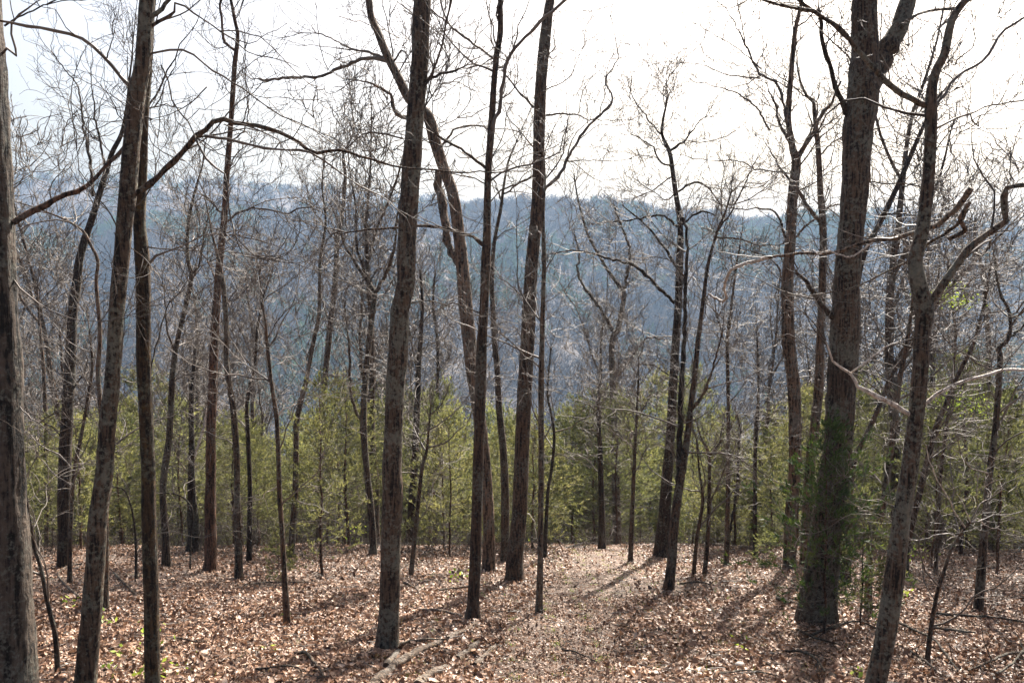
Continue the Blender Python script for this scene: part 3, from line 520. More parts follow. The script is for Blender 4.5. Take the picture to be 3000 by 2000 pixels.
LEAN = tt('hardwood_tree', 'lichen blotched trunk leaning right in front of the largest trunk', 'grey', (2004, 1610),
   [(2003, 1612, 56), (2011, 1568, 50), (2029, 1484, 48), (2046, 1384, 50), (2059, 1284, 48), (2071, 1184, 42), (2089, 1084, 41), (2100, 984, 38), (2106, 934, 38), (2115, 834, 38), (2117, 784, 38), (2120, 750, 38), (2123, 710, 44), (2110, 650, 38), (2102, 600, 34), (2114, 550, 32), (2123, 500, 29), (2128, 450, 28), (2133, 400, 26), (2138, 300, 26), (2138, 250, 28), (2141, 200, 22), (2151, 160, 20), (2169, 125, 19), (2179, 75, 18), (2189, 40, 17), (2214, 5, 16), (2250, -30, 14)],
   [([(2136, 245), (2110, 236), (2084, 225), (2059, 205), (2034, 185), (2004, 150), (1964, 110), (1939, 75), (1894, 42), (1864, 25), (1834, 20), (1794, 10)], 15, 8, 'grey', -.2), ([(1870, 28), (1845, 8), (1815, -10)], 9, 7, 'grey', -.2),
    ([(2143, 250), (2174, 210), (2194, 180), (2229, 155), (2264, 135), (2284, 100), (2309, 70), (2352, 40), (2400, 10)], 8, 5, 0, .4), ([(2143, 300), (2189, 272), (2229, 260), (2264, 245), (2314, 237), (2352, 230), (2400, 222)], 6, 3, 0, .5), ([(2229, 262), (2245, 290), (2252, 270), (2290, 245)], 4, 2),
    ([(2128, 700), (2144, 685), (2164, 655), (2189, 620), (2214, 585), (2244, 555), (2279, 530), (2304, 515), (2309, 490), (2306, 440), (2329, 427), (2370, 424)], 20, 11, 'grey', -.2),
    ([(2098, 955), (2084, 946), (2059, 934), (2029, 916), (1989, 899), (1964, 886), (1957, 884), (1969, 871), (1949, 854), (1914, 829), (1904, 804), (1895, 784)], 13, 4, 'pale', -.1), ([(2116, 935), (2126, 926), (2159, 901), (2189, 886), (2229, 871), (2264, 864), (2294, 854), (2324, 849), (2400, 852)], 9, 6, 'pale', .1),
    ([(2194, 150), (2200, 135), (2225, 118), (2240, 95), (2236, 70)], 4, 2), ([(2138, 350), (2148, 345)], 5, 4), ([(1950, 860), (1990, 830), (2030, 800), (2062, 785)], 5, 3, 'pale')],
   ext=3, auto=8, amp=.09, k=20, lean=0, at0=.55)
tt('hardwood_tree', 'slim leaning tree slanting up right behind the largest trunk', 'brown', None,
   [(1950, 1240, 14), (1955, 1120, 12), (1964, 1054, 12), (1989, 999, 11), (2019, 934, 11), (2049, 859, 10), (2084, 814, 9), (2094, 794, 9), (2125, 740, 8), (2160, 680, 6), (2180, 610, 4)], Y=13.2, auto=8, dens=1.1)
tt('hardwood_tree', 'tall slender tree whose top slants behind the lichen blotched leaning trunk', 'dark', None,
   [(1940, 1200, 18), (1950, 900, 17), (1962, 700, 15), (1984, 585, 13), (2014, 525, 12), (2044, 465, 12), (2074, 400, 11), (2099, 340, 10), (2121, 290, 8), (2150, 230, 5), (2185, 190, 3)],
   [([(2074, 430), (2095, 422), (2120, 420)], 4, 3), ([(2022, 500), (2060, 490), (2110, 498)], 4, 2)], Y=13.8, auto=12, dens=1.3, at0=.5)
tt('hardwood_tree', 'mid sized brown trunk between the largest trunk and the leaning lichen trunk', 'brown', (1994, 1401),
   [(1994, 1401, 20), (1997, 1284, 15), (2010, 1220, 14), (2024, 1184, 14), (2036, 1104, 14), (2046, 1034, 14), (2054, 984, 14), (2064, 884, 12), (2079, 809, 10), (2090, 740, 8), (2098, 660, 6), (2090, 590, 4)], [([(2024, 1184), (2030, 1130), (2010, 1090), (1985, 1070)], 5, 2, 'pale')], auto=13, dens=1.2)
tt('hardwood_tree', 'leafless tree slanting right beyond the lichen blotched leaning trunk', 'brown', None,
   [(2080, 1280, 17), (2084, 1249, 16), (2109, 1144, 15), (2129, 1064, 14), (2149, 984, 12), (2174, 924, 11), (2199, 864, 10), (2234, 794, 9), (2250, 740, 7), (2262, 690, 6), (2270, 640, 5), (2285, 570, 3)], [([(2174, 924), (2210, 890), (2225, 850)], 5, 2), ([(2130, 1060), (2160, 1030), (2200, 1010)], 3, 2)], Y=14, auto=16, dens=1.4)
tt('hardwood_tree', 'dark footed tree with a crooked kinked top near the right edge', 'grey', (2246, 1406),
   [(2246, 1406, 23), (2256, 1284, 20), (2264, 1184, 17), (2274, 1084, 15), (2286, 984, 14), (2294, 884, 13), (2297, 820, 12), (2294, 800, 12), (2314, 780, 10), (2321, 750, 8), (2316, 710, 7), (2300, 680, 6), (2290, 640, 6), (2285, 590, 4)],
   [([(2316, 775), (2335, 765), (2352, 745)], 7, 4), ([(2292, 900), (2320, 890), (2352, 895)], 3, 2)], auto=15, dens=1.5)
tt('hardwood_tree', 'slim trunk standing just left of the kinked top tree behind cedars', 'dark', None,
   [(2272, 1200, 15), (2274, 960, 14), (2270, 900, 13), (2270, 784, 11), (2263, 700, 10), (2262, 640, 8), (2240, 560, 6), (2240, 500, 4)], Y=22, auto=18, dens=1.5)
tt('sapling', 'curved dogwood sapling with pale spreading twigs at lower right', 'brown', (2129, 1526),
   [(2129, 1526, 13), (2136, 1459, 11), (2151, 1369, 9), (2169, 1309, 8), (2184, 1264, 7), (2204, 1229, 6), (2229, 1199, 6)],
   [([(2229, 1199), (2245, 1190), (2262, 1205), (2290, 1215)], 4, 1.5, 'pale'), ([(2218, 1212), (2196, 1180), (2184, 1154), (2154, 1104), (2136, 1064), (2125, 1020)], 4, 2, 'pale'), ([(2200, 1233), (2172, 1225), (2140, 1232), (2100, 1240)], 3, 1.2, 'pale'), ([(2229, 1199), (2214, 1160), (2195, 1130)], 3, 1.2, 'pale'), ([(2229, 1199), (2250, 1160), (2280, 1140)], 3, 1.2, 'pale')], auto=5, dens=1.2, twm=TW, amp=.05)
tt('sapling', 'thin bent sapling leaning against the base of the massive left edge trunk', 'dark', (132, 1546),
   [(132, 1546, 13), (127, 1459, 12), (107, 1374, 10), (95, 1309, 9), (80, 1260, 8), (74, 1220, 7), (67, 1184, 6), (60, 1130, 4)], auto=4, dens=.8, amp=.05)
tt('sapling', 'thin stem in the gap between the blackish trunk and the lichen spotted trunk', 'brown', (160, 1341),
   [(160, 1341, 12), (162, 1234, 9), (170, 1084, 8), (185, 1009, 8), (200, 924, 7), (212, 840, 6), (205, 760, 4)], auto=11, dens=1.3)
tt('sapling', 'slim trunk right of the massive left edge trunk among green cedars', 'brown', None,
   [(107, 1264, 10), (107, 1134, 10), (105, 984, 9), (100, 850, 8), (92, 760, 6), (85, 660, 4)], Y=23, auto=16, dens=1.6)
tt('sapling', 'spindly stem at the crest left of the straight reddish trunk', 'dark', (313, 1335),
   [(313, 1335, 7), (312, 1250, 6), (308, 1200, 5), (300, 1160, 4), (285, 1125, 3), (262, 1118, 2)], auto=4)
tt('broken_snag', 'dark rotten snag with a splintered pale tip left of the straight reddish trunk', 'dark', (444, 1268),
   [(446, 1268, 36), (446, 1234, 28), (443, 1184, 26), (440, 1130, 20), (440, 1084, 16), (440, 1000, 13), (439, 930, 12), (444, 860, 9), (448, 800, 6)], [([(441, 1060), (460, 1010), (472, 960), (473, 926)], 7, 6, 'pale')], auto=10, cat='dead tree')
tt('sapling', 'arching bare sapling whose top droops toward the mossy dark trunk', 'dark', (437, 1310),
   [(432, 1312, 5), (438, 1234, 4), (443, 1190, 4), (440, 1165, 4), (425, 1145, 4), (405, 1135, 4), (385, 1132, 3), (363, 1131, 2)], auto=3, dens=.7)
tt('sapling', 'leaning pole just right of the thick dark centre trunk', 'brown', (944, 1321),
   [(944, 1321, 12), (955, 1214, 11), (968, 1084, 9), (980, 1034, 7), (985, 980, 5), (990, 930, 3)], [([(975, 1050), (955, 1030), (930, 1015)], 3, 1.5)], auto=9, dens=1.5)
tt('hardwood_tree', 'shadowed trunk partly hidden by the thick dark centre trunk', 'dark', None,
   [(943, 1265, 26), (946, 1184, 22), (954, 1034, 16), (958, 934, 15), (962, 834, 12), (966, 784, 11), (970, 700, 8), (965, 620, 5)], Y=20.5, auto=15, dens=1.4)
tt('hardwood_tree', 'thin trunk above the cedars between the centre trunk and the flared slim trunk', 'dark', None,
   [(998, 1230, 10), (1003, 1009, 9), (1005, 900, 8), (1005, 784, 7), (995, 700, 6), (1000, 620, 4)], Y=24, auto=18, dens=1.6)
tt('hardwood_tree', 'broken topped dark trunk in the thicket beyond the open track', 'dark', (1383, 1263),
   [(1383, 1263, 20), (1382, 1184, 16), (1380, 1100, 14), (1378, 1024, 12), (1375, 960, 9), (1376, 880, 6)], auto=8)
tt('budding_tree', 'small tree with yellow green new leaves right of the leaning lichen trunk', 'brown', None,
   [(2150, 1290, 9), (2160, 1100, 8), (2176, 960, 7), (2190, 850, 6), (2195, 760, 5), (2185, 700, 4), (2178, 650, 3)],
   [([(2182, 940), (2220, 935), (2262, 925)], 3, 1.5), ([(2190, 700), (2160, 690), (2135, 670)], 3, 1.5), ([(2190, 720), (2215, 700), (2245, 690)], 3, 1.5), ([(2180, 950), (2190, 920), (2205, 900)], 3, 1.5)], Y=14.5, auto=6, dens=1.2)
def leaf_cloud(geo, r, cen, n, spread, size, up=.3):
    n = int(n*1.8)
    c = cen+r.randn(n, 3)*spread; d = unit(r.randn(n, 3)+np.array([0, 0, up])); s = unit(np.cross(d, r.randn(n, 3)))
    L = size*(.6+.8*r.rand(n, 1)); a = c-d*L*.5; e = c+d*L*.5; m1 = c+s*L*.28; m2 = c-s*L*.28
    V = np.stack([a, m1, e, m2], 1); i = np.arange(n)[:, None]*4
    geo.add(V, F4=i+np.arange(4)[None], T=np.repeat(r.rand(n), 4))
# new leaves of the budding tree
def budding():
    root = TR[-1][0]; o3 = np.array(root.location); ge = Geo(); r = np.random.RandomState(5)
    for (x, y, n, s) in [(2180, 690, 60, .11), (2150, 680, 40, .09), (2215, 688, 50, .10), (2190, 660, 25, .1), (2210, 935, 70, .13), (2245, 925, 60, .12), (2175, 925, 40, .1), (2200, 905, 40, .12), (2265, 940, 26, .09)]:
        leaf_cloud(ge, r, P(x, y, 14.5), n, np.array([s*1.5, s*1.5, s*.7]), .045)
    ge.build('leaves', GREEN, root, o3, True, False)
budding()
# ================================================================ the hung-up dead limb crossing in front of the largest trunk
def hung_limb():
    Y0 = 9.6
    def Q(L, y0, y1): return [P(x, y, y0+(y1-y0)*i/(len(L)-1)) for i, (x, y) in enumerate(L)]
    A = Q([(2231, 432), (2204, 470), (2179, 495), (2154, 515), (2114, 530), (2064, 545), (2014, 552), (1974, 560), (1914, 580), (1839, 582), (1764, 592), (1726, 602), (1686, 615), (1673, 630), (1663, 660), (1668, 685), (1656, 690), (1626, 675)], 7.7, 9.9)
    B = Q([(2222, 480), (2200, 515), (2164, 540), (2134, 558), (2114, 580), (2084, 600), (2034, 625), (1974, 655), (1914, 670), (1880, 676)], 7.75, 9.4)
    E = Q([(2008, 553), (1960, 588), (1930, 585), (1900, 576), (1880, 584), (1868, 574), (1860, 578)], 8.5, 8.9)
    D_ = Q([(2180, 548), (2215, 530), (2205, 500), (2228, 465)], 7.9, 7.6)
    root = empty('dead_limb', A[0], 'pale dead limb hung up across the largest trunk', 'branch'); r = np.random.RandomState(3); LP = []; LR = []
    for L, a, b, m in ((A[:11], 13, 6, 'shag'), (A[10:], 9, 6, 'pale'), (B, 8, 2.5, 'grey'), (E, 4, 2.5, 'pale'), (D_, 10, 8, 'shag')):
        lp, lr, _ = resample(L, np.linspace(a, b, len(L))*8.5/F/2, 46, .003, r); ge = Geo(); ge.tubes(lp[None], lr[None], 8, True); ge.build('limb', BK[m], root, A[0]); LP.append(lp); LR.append(lr)
    crown(LP[:1]+LP[2:3], LR[:1]+LR[2:3], r, .8, .8, .0016).build('crown', TW, root, A[0])
hung_limb()
# ================================================================ bare trees down the slope (copies of a few kinds)
def bare_kind(name, seed, h, fork):
    r = np.random.RandomState(seed); root = empty(name, (0, 0, 0), '', 'tree')
    n = 26; p = [np.array([0, 0, -1.2])]; d = unit(np.array([r.randn()*.06, r.randn()*.06, 1.]))
    for i in range(n): d = unit(d+r.randn(3)*.055+np.array([0, 0, .05])); p.append(p[-1]+d*(h*.9+1.2)/n)
    p = np.array(p); rr = h*.0105*(1-np.linspace(0, 1, n+1)**1.1*.92)
    ge = Geo(); rough_tube(ge, p, rr, 8, .08, seed, False)
    fk = []; fr = []
    for q in range(fork):
        i = int(n*(.38+.35*r.rand())); dd = unit(d*.2+np.array([r.randn()*.5, r.randn()*.5, 1.])); L = h*(.3+.2*r.rand()); m = 12; s = [p[i]]
        for j in range(m): dd = unit(dd+r.randn(3)*.12+np.array([0, 0, .08])); s.append(s[-1]+dd*L/m)
        s = np.array(s); e = np.linspace(rr[i]*.72, .01, m+1); rough_tube(ge, s, e, 6, .05, q+seed, False); fk.append(s); fr.append(e)
    ge.build('trunk', BK['grey' if seed % 2 else 'brown'], root)
    LP = [p[int(n*.3):]]+fk; LR = [rr[int(n*.3):]]+fr
    PP = []; RR = []
    for a, b in zip(LP, LR):
        L1, R1 = auto_limbs(a, b, r, 30 if a is LP[0] else 13, .02, (h*.07, h*.24), 1., .10, (.5, 1.15), .24)
        PP += list(L1); RR += list(R1)
    g2 = crown(PP, RR, r, .75, 1.5, .0085, 2, 3, .3); g2.tubes(np.array(PP), np.array(RR), 5); g2.build('crown', TW, root)
    return root
kinds = [bare_kind('bare_tree', 21+i, 11.5+1.1*(i % 4), [2, 3, 1, 4, 2, 3][i]) for i in range(6)]
def scatter_bare():
    r = np.random.RandomState(77); n = 0; used = []; k = 0
    while n < 125 and k < 9000:
        k += 1; y = 21+80*r.rand()**1.0; x = (r.rand()*2-1)*(y*.66+2)
        if any((x-a)**2+(y-b)**2 < (1.6+.03*y)**2 for a, b in used): continue
        if -1.5 < x < 4+y*.09 and y < 24: continue
        pxx = 1176+F*x/y; tall = .8+.35*r.rand()
        if 1270 < pxx < 1480 or 1560 < pxx < 1760: tall *= .8         # the sky gap right of centre
        used.append((x, y)); z = float(g(x, y)); s = tall
        near = 'near' if y < 42 else 'far'
        lab = ('thin bare tree standing among or just behind the cedar thicket' if y < 42 else 'hazy bare tree farther down the slope behind the cedars')
        grp = 'bare trees in the cedar thicket' if y < 42 else 'bare trees down the slope'
        src = kinds[n % 6]
        if n < 6: src.location = (x, y, z); src.rotation_euler = (0, 0, r.rand()*6.28); src.scale = (s, s, s); src['label'] = lab; src['group'] = grp
        else: copy_thing(src, (x, y, z), r.rand()*6.28, (s*(.9+.2*r.rand()), s*(.9+.2*r.rand()), s), lab, grp)
        n += 1
scatter_bare()
# ================================================================ cedars
def cedar(name, seed, h, rb, fol=CED, bare=.22, nb=120, fsz=1., fd=1.):
    r = np.random.RandomState(seed); root = empty(name, (0, 0, 0), '', 'cedar'); n = 22
    p = np.zeros((n, 3)); p[:, 2] = np.linspace(-.5, h, n); p[:, :2] = np.cumsum(r.randn(n, 2)*.016, 0)*h/5; rr = h*.0085*(1-np.linspace(0, 1, n)*.93)+.002
    ge = Geo(); rough_tube(ge, p, rr, 8, .08, seed, False); ge.build('trunk', BK['red'], root)
    t = bare*.35+(1-bare*.35)*r.rand(nb)**.9; t = np.minimum(t, .985)
    prof = np.where(t < .3, .65+1.1*t, 1.0*(1-((t-.3)/.7)**1.5)+.05)*(.55+.6*r.rand(nb)); az = r.rand(nb)*6.283
    az = az+0.5*np.sin(az*2+seed)                 # uneven outline
    base = np.stack([np.interp(t*h, p[:, 2], p[:, 0]), np.interp(t*h, p[:, 2], p[:, 1]), t*h], 1)
    m = 8; L = rb*prof; el = .02+.55*t+.17*r.randn(nb)
    d = np.stack([np.cos(az)*np.cos(el), np.sin(az)*np.cos(el), np.sin(el)], 1); Br = np.zeros((nb, m, 3)); Br[:, 0] = base
    for i in range(1, m): d = unit(d+r.randn(nb, 3)*.09+np.array([0, 0, .03])); Br[:, i] = Br[:, i-1]+d*(L/(m-1))[:, None]
    BR = (.003+.007*(1-t)*h/5)[:, None]*(1-np.linspace(0, 1, m)*.8)[None]
    gb = Geo(); gb.tubes(Br, BR, 4)
    side, sr = spawn(Br, BR, 7*fd*np.clip(L/rb+.25, .3, 1.2), (.12*rb, .42*rb), 5, r, .18, 1., (.35, .9), .16, .10, .0022, .6); gb.tubes(side, sr, 3)
    gb.build('branches', TWD, root)
    live = (side[:, -1, 2] > bare*h*(.75+.5*r.rand(len(side))))
    side = side[live]; sr = sr[live]
    # foliage: flat feathery sprays of scale-leaf twiglets
    tw, tr_ = spawn(side, sr, 14*fd, (.05*fsz, .17*fsz), 3, r, .15, 1., (.25, .85), .15, .22, .002, 1)
    K = len(tw); w_ = .011*fsz*(.6+.8*r.rand(K, 1)); a = tw[:, 0]; b = tw[:, 1]; c = tw[:, 2]
    s = unit(np.cross(c-a, r.randn(K, 3)))*w_; V = np.stack([a-s*.5, b-s, c, b+s], 1)
    cl = np.array([mnoise.noise(Vector(v*2.2)) for v in a]); T = np.clip(.5+cl*.55+r.randn(K)*.14, 0, 1)
    i = np.arange(K)[:, None]*4; gf = Geo(); gf.add(V, F4=i+np.arange(4)[None], T=np.repeat(T, 4)); gf.build('foliage', fol, root, None, True, False)
    return root
ced = [cedar('cedar_tree', 40+i, [5.6, 6.4, 5.0, 7.0, 6.0][i], [1.75, 2.1, 1.6, 2.2, 1.9][i], CED, [.2, .3, .12, .35, .25][i], [140, 165, 130, 175, 150][i], 1.25) for i in range(5)]
def scatter_cedars():
    r = np.random.RandomState(9); used = []; n = 0; k = 0
    while n < 150 and k < 12000:
        k += 1; row = r.rand(); y = 18.3+2.8*r.rand() if row < .27 else 20.5+24*r.rand()**1.15; x = (r.rand()*2-1)*(y*.66+1)
        px = 1176+F*x/y
        if x > 5: y -= 1.2
        if 1240 < px < 1600 and y < 21.5: continue
        if any((x-a)**2+(y-b)**2 < (.95+.012*y)**2 for a, b in used): continue
        used.append((x, y)); z = float(g(x, y))
        top = 962+42*math.sin(px*.011+1)+24*math.sin(px*.031)+r.randn()*34          # uneven skyline of the thicket
        if px > 1750: top -= 60
        i = r.randint(5); h0 = [5.6, 6.4, 5.0, 7.0, 6.0][i]
        zt = P(px, top, y)[2]; s = max(.5, min(1.55, (zt-z)/h0)); src = ced[i]
        lab = 'feathery green cedar in the front row of the thicket' if y < 21.5 else 'green cedar deep in the thicket behind the front row'
        grp = 'cedars in the front row' if y < 21.5 else 'cedars deep in the thicket'
        sx = s**.6*(.85+.3*r.rand())
        if not src.get('label'): src.location = (x, y, z); src.scale = (sx, sx, s); src['label'] = lab; src['group'] = grp
        else: copy_thing(src, (x, y, z), r.rand()*6.28, (sx, sx, s), lab, grp)
        n += 1
scatter_cedars()
for c_ in ced:
    if not c_.get('label'):
        c_.location = (40, 40, float(g(40, 40))); c_['label'] = 'green cedar deep in the thicket behind the front row'; c_['group'] = 'cedars deep in the thicket'
def place_cedar(seed, base, top, rb, label, fol=CED, bare=.2, nb=110, fsz=.85, fd=1., name='cedar_tree', Y=None):
    b = G(*base); Yc = b[1] if Y is None else Y
    if Y is not None: q = P(base[0], base[1], Y); b = np.array([q[0], Y, g(q[0], Y)])
    h = P(base[0], top, Yc)[2]-b[2]; o = cedar(name, seed, h, rb, fol, bare, nb, fsz, fd); o.location = b; o['label'] = label; return o
place_cedar(101, (735, 1326), 865, .95, 'slender young cedar with open layered branches left of the centre trunk', CED, .13, 90, .8, .8)
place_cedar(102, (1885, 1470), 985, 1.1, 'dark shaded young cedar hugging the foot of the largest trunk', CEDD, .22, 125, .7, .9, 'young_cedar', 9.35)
place_cedar(103, (1035, 1281), 950, 1.0, 'small cedar between the centre trunk and the flared slim trunk', CED, .15, 90)
place_cedar(104, (1975, 1405), 1130, .55, 'low cedar with dead lower twigs right of the dark shaded young cedar', CED, .1, 80, .6, .8, 'young_cedar', 9.9)
place_cedar(105, (640, 1335), 1225, .42, 'knee high cedar seedling behind the pole thin sapling', CED, .0, 50, .5, .8, 'young_cedar')
place_cedar(106, (2136, 1301), 960, .8, 'cedar with a thin dark trunk beyond the dogwood sapling', CED, .35, 80)
place_cedar(107, (2291, 1321), 900, .8, 'cedar with a bare black trunk at the far right', CED, .45, 80)
place_cedar(108, (1760, 1305), 1225, .4, 'low spreading cedar seedling left of the shaggy trunk', CED, .0, 50, .5, .8, 'young_cedar')
# ================================================================ leaf litter, small stones
def litter():
    r = np.random.RandomState(4); M = 215000
    y = np.sqrt(r.rand(M)*(23.5**2-6.2**2)+6.2**2); y = np.where(r.rand(M) < .25, 6.2+6*r.rand(M), y); x = (r.rand(M)*2-1)*(.66*y+.6)
    pa = path(x, y); dn = .5+.5*np.sin(x*1.7+2*np.sin(y*1.1+1))*np.sin(y*2.3+1.5*np.sin(x*.9)); keep = r.rand(M) > pa*.15+.45*dn**2; x, y, pa = x[keep], y[keep], pa[keep]; M = len(x)
    cl = .5+.5*np.sin(x*2.1+np.sin(y*1.7)*2)*np.sin(y*2.6+x*.4)
    z = g(x, y)+.012+.05*cl*r.rand(M)**1.3*(1-pa*.6); s = (.013+.021*r.rand(M)**1.3)*np.where(r.rand(M) < .12, 1.55, 1.)*np.where(pa > .3, .68, 1.)
    az = r.rand(M)*6.283; pitch = r.randn(M)*.55; roll = r.randn(M)*.5; curl = .25+.75*r.rand(M)
    u = np.stack([np.cos(az)*np.cos(pitch), np.sin(az)*np.cos(pitch), np.sin(pitch)], 1)
    nrm = np.stack([-np.cos(az)*np.sin(pitch), -np.sin(az)*np.sin(pitch), np.cos(pitch)], 1); v = np.cross(nrm, u)
    v, nrm = v*np.cos(roll)[:, None]+nrm*np.sin(roll)[:, None], -v*np.sin(roll)[:, None]+nrm*np.cos(roll)[:, None]
    c = np.stack([x, y, z+s*.25], 1); S_ = s[:, None]; K = curl[:, None]; sg = np.where(r.rand(M, 1) < .6, 1, -1)
    wv = .42+.25*r.rand(M, 1)
    pts = [c-u*S_*1.1+nrm*S_*K*.45*sg, c-u*S_*.25+v*S_*wv+nrm*S_*K*.25*sg, c-u*S_*.2-nrm*S_*.05, c-u*S_*.2-v*S_*wv+nrm*S_*K*.3*sg,
           c+u*S_*.55+v*S_*wv*.85+nrm*S_*K*.35*sg, c+u*S_*.5, c+u*S_*.6-v*S_*wv*.85+nrm*S_*K*.2*sg, c+u*S_*1.2+nrm*S_*K*.6*sg]
    V = np.stack(pts, 1).reshape(-1, 3); i = np.arange(M)[:, None]*8
    F3 = np.concatenate([i+np.array([[0, 2, 1]]), i+np.array([[0, 3, 2]]), i+np.array([[4, 5, 7]]), i+np.array([[5, 6, 7]])]); F4 = np.concatenate([i+np.array([[1, 2, 5, 4]]), i+np.array([[2, 3, 6, 5]])])
    t = np.clip(r.beta(2.0, 2.4, M)+.12*pa+.12*np.sin(x*.8+y*.5)*np.sin(y*.9-x*.3), 0, 1)
    o = obj('leaf_litter', V, [F3, F4], LEAF, None, np.repeat(t, 8)); tag(o, 'dry curled brown oak leaves covering the forest floor', 'leaf litter', None, 'stuff')
    # grass and moss tufts along the track
    M = 5200; y = 7+14*r.rand(M)**1.2; x = (.7+(y-8)*.125)+r.randn(M)*(1.2+.05*y)
    cen = np.stack([np.round(x*2.2)/2.2+r.randn(M)*.05, np.round(y*1.6)/1.6+r.randn(M)*.06, y*0], 1); cen[:, 2] = g(cen[:, 0], cen[:, 1])
    d = unit(np.stack([r.randn(M)*.5, r.randn(M)*.5, np.ones(M)], 1)); L = (.02+.05*r.rand(M))[:, None]; sd = unit(np.cross(d, r.randn(M, 3)))*.003
    V = np.stack([cen-sd, cen+sd, cen+d*L], 1).reshape(-1, 3)
    o = obj('grass', V, np.arange(len(V)).reshape(-1, 3), GREEN, None, np.repeat(r.rand(M), 3)*.5); tag(o, 'sparse short grass blades along the leafy track', 'grass', None, 'stuff')
    # fine debris: broken twigs
    M = 5200; y = np.sqrt(r.rand(M)*(22**2-36.)+36.); x = (r.rand(M)*2-1)*(.64*y); L = .04+.22*r.rand(M)**2.5; a = r.rand(M)*6.28
    pp = np.zeros((M, 4, 3)); dd = np.stack([np.cos(a), np.sin(a), 0*a], 1); q = np.stack([x, y, 0*x], 1)
    for k in range(4): pp[:, k] = q; dd = unit(dd+r.randn(M, 3)*.22*np.array([1, 1, 0])); q = q+dd*(L/3)[:, None]
    pp[:, :, 2] = g(pp[:, :, 0], pp[:, :, 1])+.035+.02*r.rand(M, 1)+r.rand(M, 4)*.012
    ge = Geo(); ge.tubes(pp, np.repeat((.0018+.0032*r.rand(M))[:, None], 4, 1), 4); o = ge.build('twig_debris', TW); tag(o, 'broken twigs scattered over the leaf litter', 'twigs', None, 'stuff')
litter()
def underbrush():
    r = np.random.RandomState(31); M = 900; y = 16.9+5.5*r.rand(M); x = (r.rand(M)*2-1)*(.66*y); k = ~((x > .3) & (x < 3.6) & (y < 18.2)); x, y = x[k], y[k]; M = len(x)
    b = np.stack([x, y, g(x, y)-.02], 1); d = unit(np.stack([r.randn(M)*.7, r.randn(M)*.7, .4+r.rand(M)], 1)); L = .2+.75*r.rand(M)**1.6; pp = np.zeros((M, 7, 3)); q = b.copy()
    for i in range(7): pp[:, i] = q; d = unit(d+r.randn(M, 3)*.25); q = q+d*(L/6)[:, None]
    pp[:, :, 2] = np.maximum(pp[:, :, 2], g(pp[:, :, 0], pp[:, :, 1])+.01); rr = np.linspace(.008, .003, 7)[None]*(.6+.8*r.rand(M, 1)); ge = Geo(); ge.tubes(pp, rr, 4)
    a, ar = spawn(pp, rr, 4, (.15, .55), 6, r, .2, 1, (.4, 1.1), .25, .05, .0028, .6); ge.tubes(a, ar, 3); c, cr = spawn(a, ar, 2.5, (.08, .3), 4, r, .2, 1, (.4, 1.1), .25, .0, .0025, .6); ge.tubes(c, cr, 3)
    o = ge.build('underbrush', TWD); tag(o, 'low tangle of dead twigs and brush along the crest under the cedars', 'underbrush', None, 'stuff')
underbrush()
# ================================================================ logs and fallen sticks
def fallen(name, pts, w0, w1, m, label, cat, group=None, lift=0, forks=0, k=10, amp=.12):
    r = np.random.RandomState(int(pts[0][0])); Q = [G(x, y) for x, y in pts]; rd = [max(.007, 1.2*(w0+(w1-w0)*i/(len(Q)-1))*q[1]/F/2) for i, q in enumerate(Q)]
    for i, q in enumerate(Q): q[2] += (rd[i]*.35+.02 if name == 'fallen_log' else rd[i]*.8+.045)+lift*math.sin(math.pi*i/(len(Q)-1))
    lp, lr, L = resample(Q, rd, 10); n = int(min(60, max(10, L/.06))); lp, lr, L = resample(Q, rd, n, .003, r)
    if name == 'fallen_log':
        ge = Geo(); rough_tube(ge, lp, lr*(1+.14*np.sin(np.linspace(0, 11, n))+.06*r.randn(n)), 14, .3, int(pts[0][0]) % 50); b = 0; ge.F3.append(np.array([[b, b+a+1, b+a] for a in range(1, 13)]))
    else: ge = Geo(); ge.tubes(lp[None], lr[None], 7, True)
    if forks:
        a, ar = spawn(lp[None], lr[None], forks, (.2, .7), 6, r, .15, .95, (.4, 1.), .2, .06, .003, .55, .2)
        a[:, :, 2] = np.maximum(a[:, :, 2], g(a[:, :, 0], a[:, :, 1])+.03); ge.tubes(a, ar, 5)
        b2, br = spawn(a, ar, 2.5, (.1, .3), 4, r, .2, 1, (.4, 1.), .2, .06, .0022, .6); b2[:, :, 2] = np.maximum(b2[:, :, 2], g(b2[:, :, 0], b2[:, :, 1])+.03); ge.tubes(b2, br, 4)
    c = Q[0]; o = ge.build(name, BK[m], None, c); o.location = c; tag(o, label, cat, group); return o
fallen('fallen_log', [(850, 1590), (895, 1545), (925, 1524), (968, 1499), (1012, 1482)], 20, 14, 'log', 'longest weathered log, yellow mould on its near end', 'log')
fallen('fallen_log', [(1030, 1474), (1048, 1462), (1070, 1453), (1098, 1434)], 12, 8, 'log', 'log piece in line with the longest log, reaching towards the flared slim trunk', 'log')
fallen('fallen_log', [(1050, 1521), (1075, 1501), (1100, 1482)], 17, 12, 'log', 'short split log right of the longest log', 'log')
fallen('fallen_log', [(1090, 1536), (1115, 1512), (1140, 1488)], 14, 10, 'log', 'short log farthest right of the log group', 'log')
fallen('fallen_log', [(960, 1580), (990, 1555), (1025, 1538)], 19, 13, 'log', 'short log lying at the bottom edge right of the longest log', 'log')
fallen('fallen_log', [(886, 1536), (900, 1520), (915, 1502)], 15, 12, 'log', 'stubby log piece left of the longest log near the centre trunk', 'log')
fallen('fallen_log', [(1636, 1249), (1716, 1262), (1775, 1274)], 9, 7, 'log', 'dark log along the crest behind the slim lone pole', 'log')
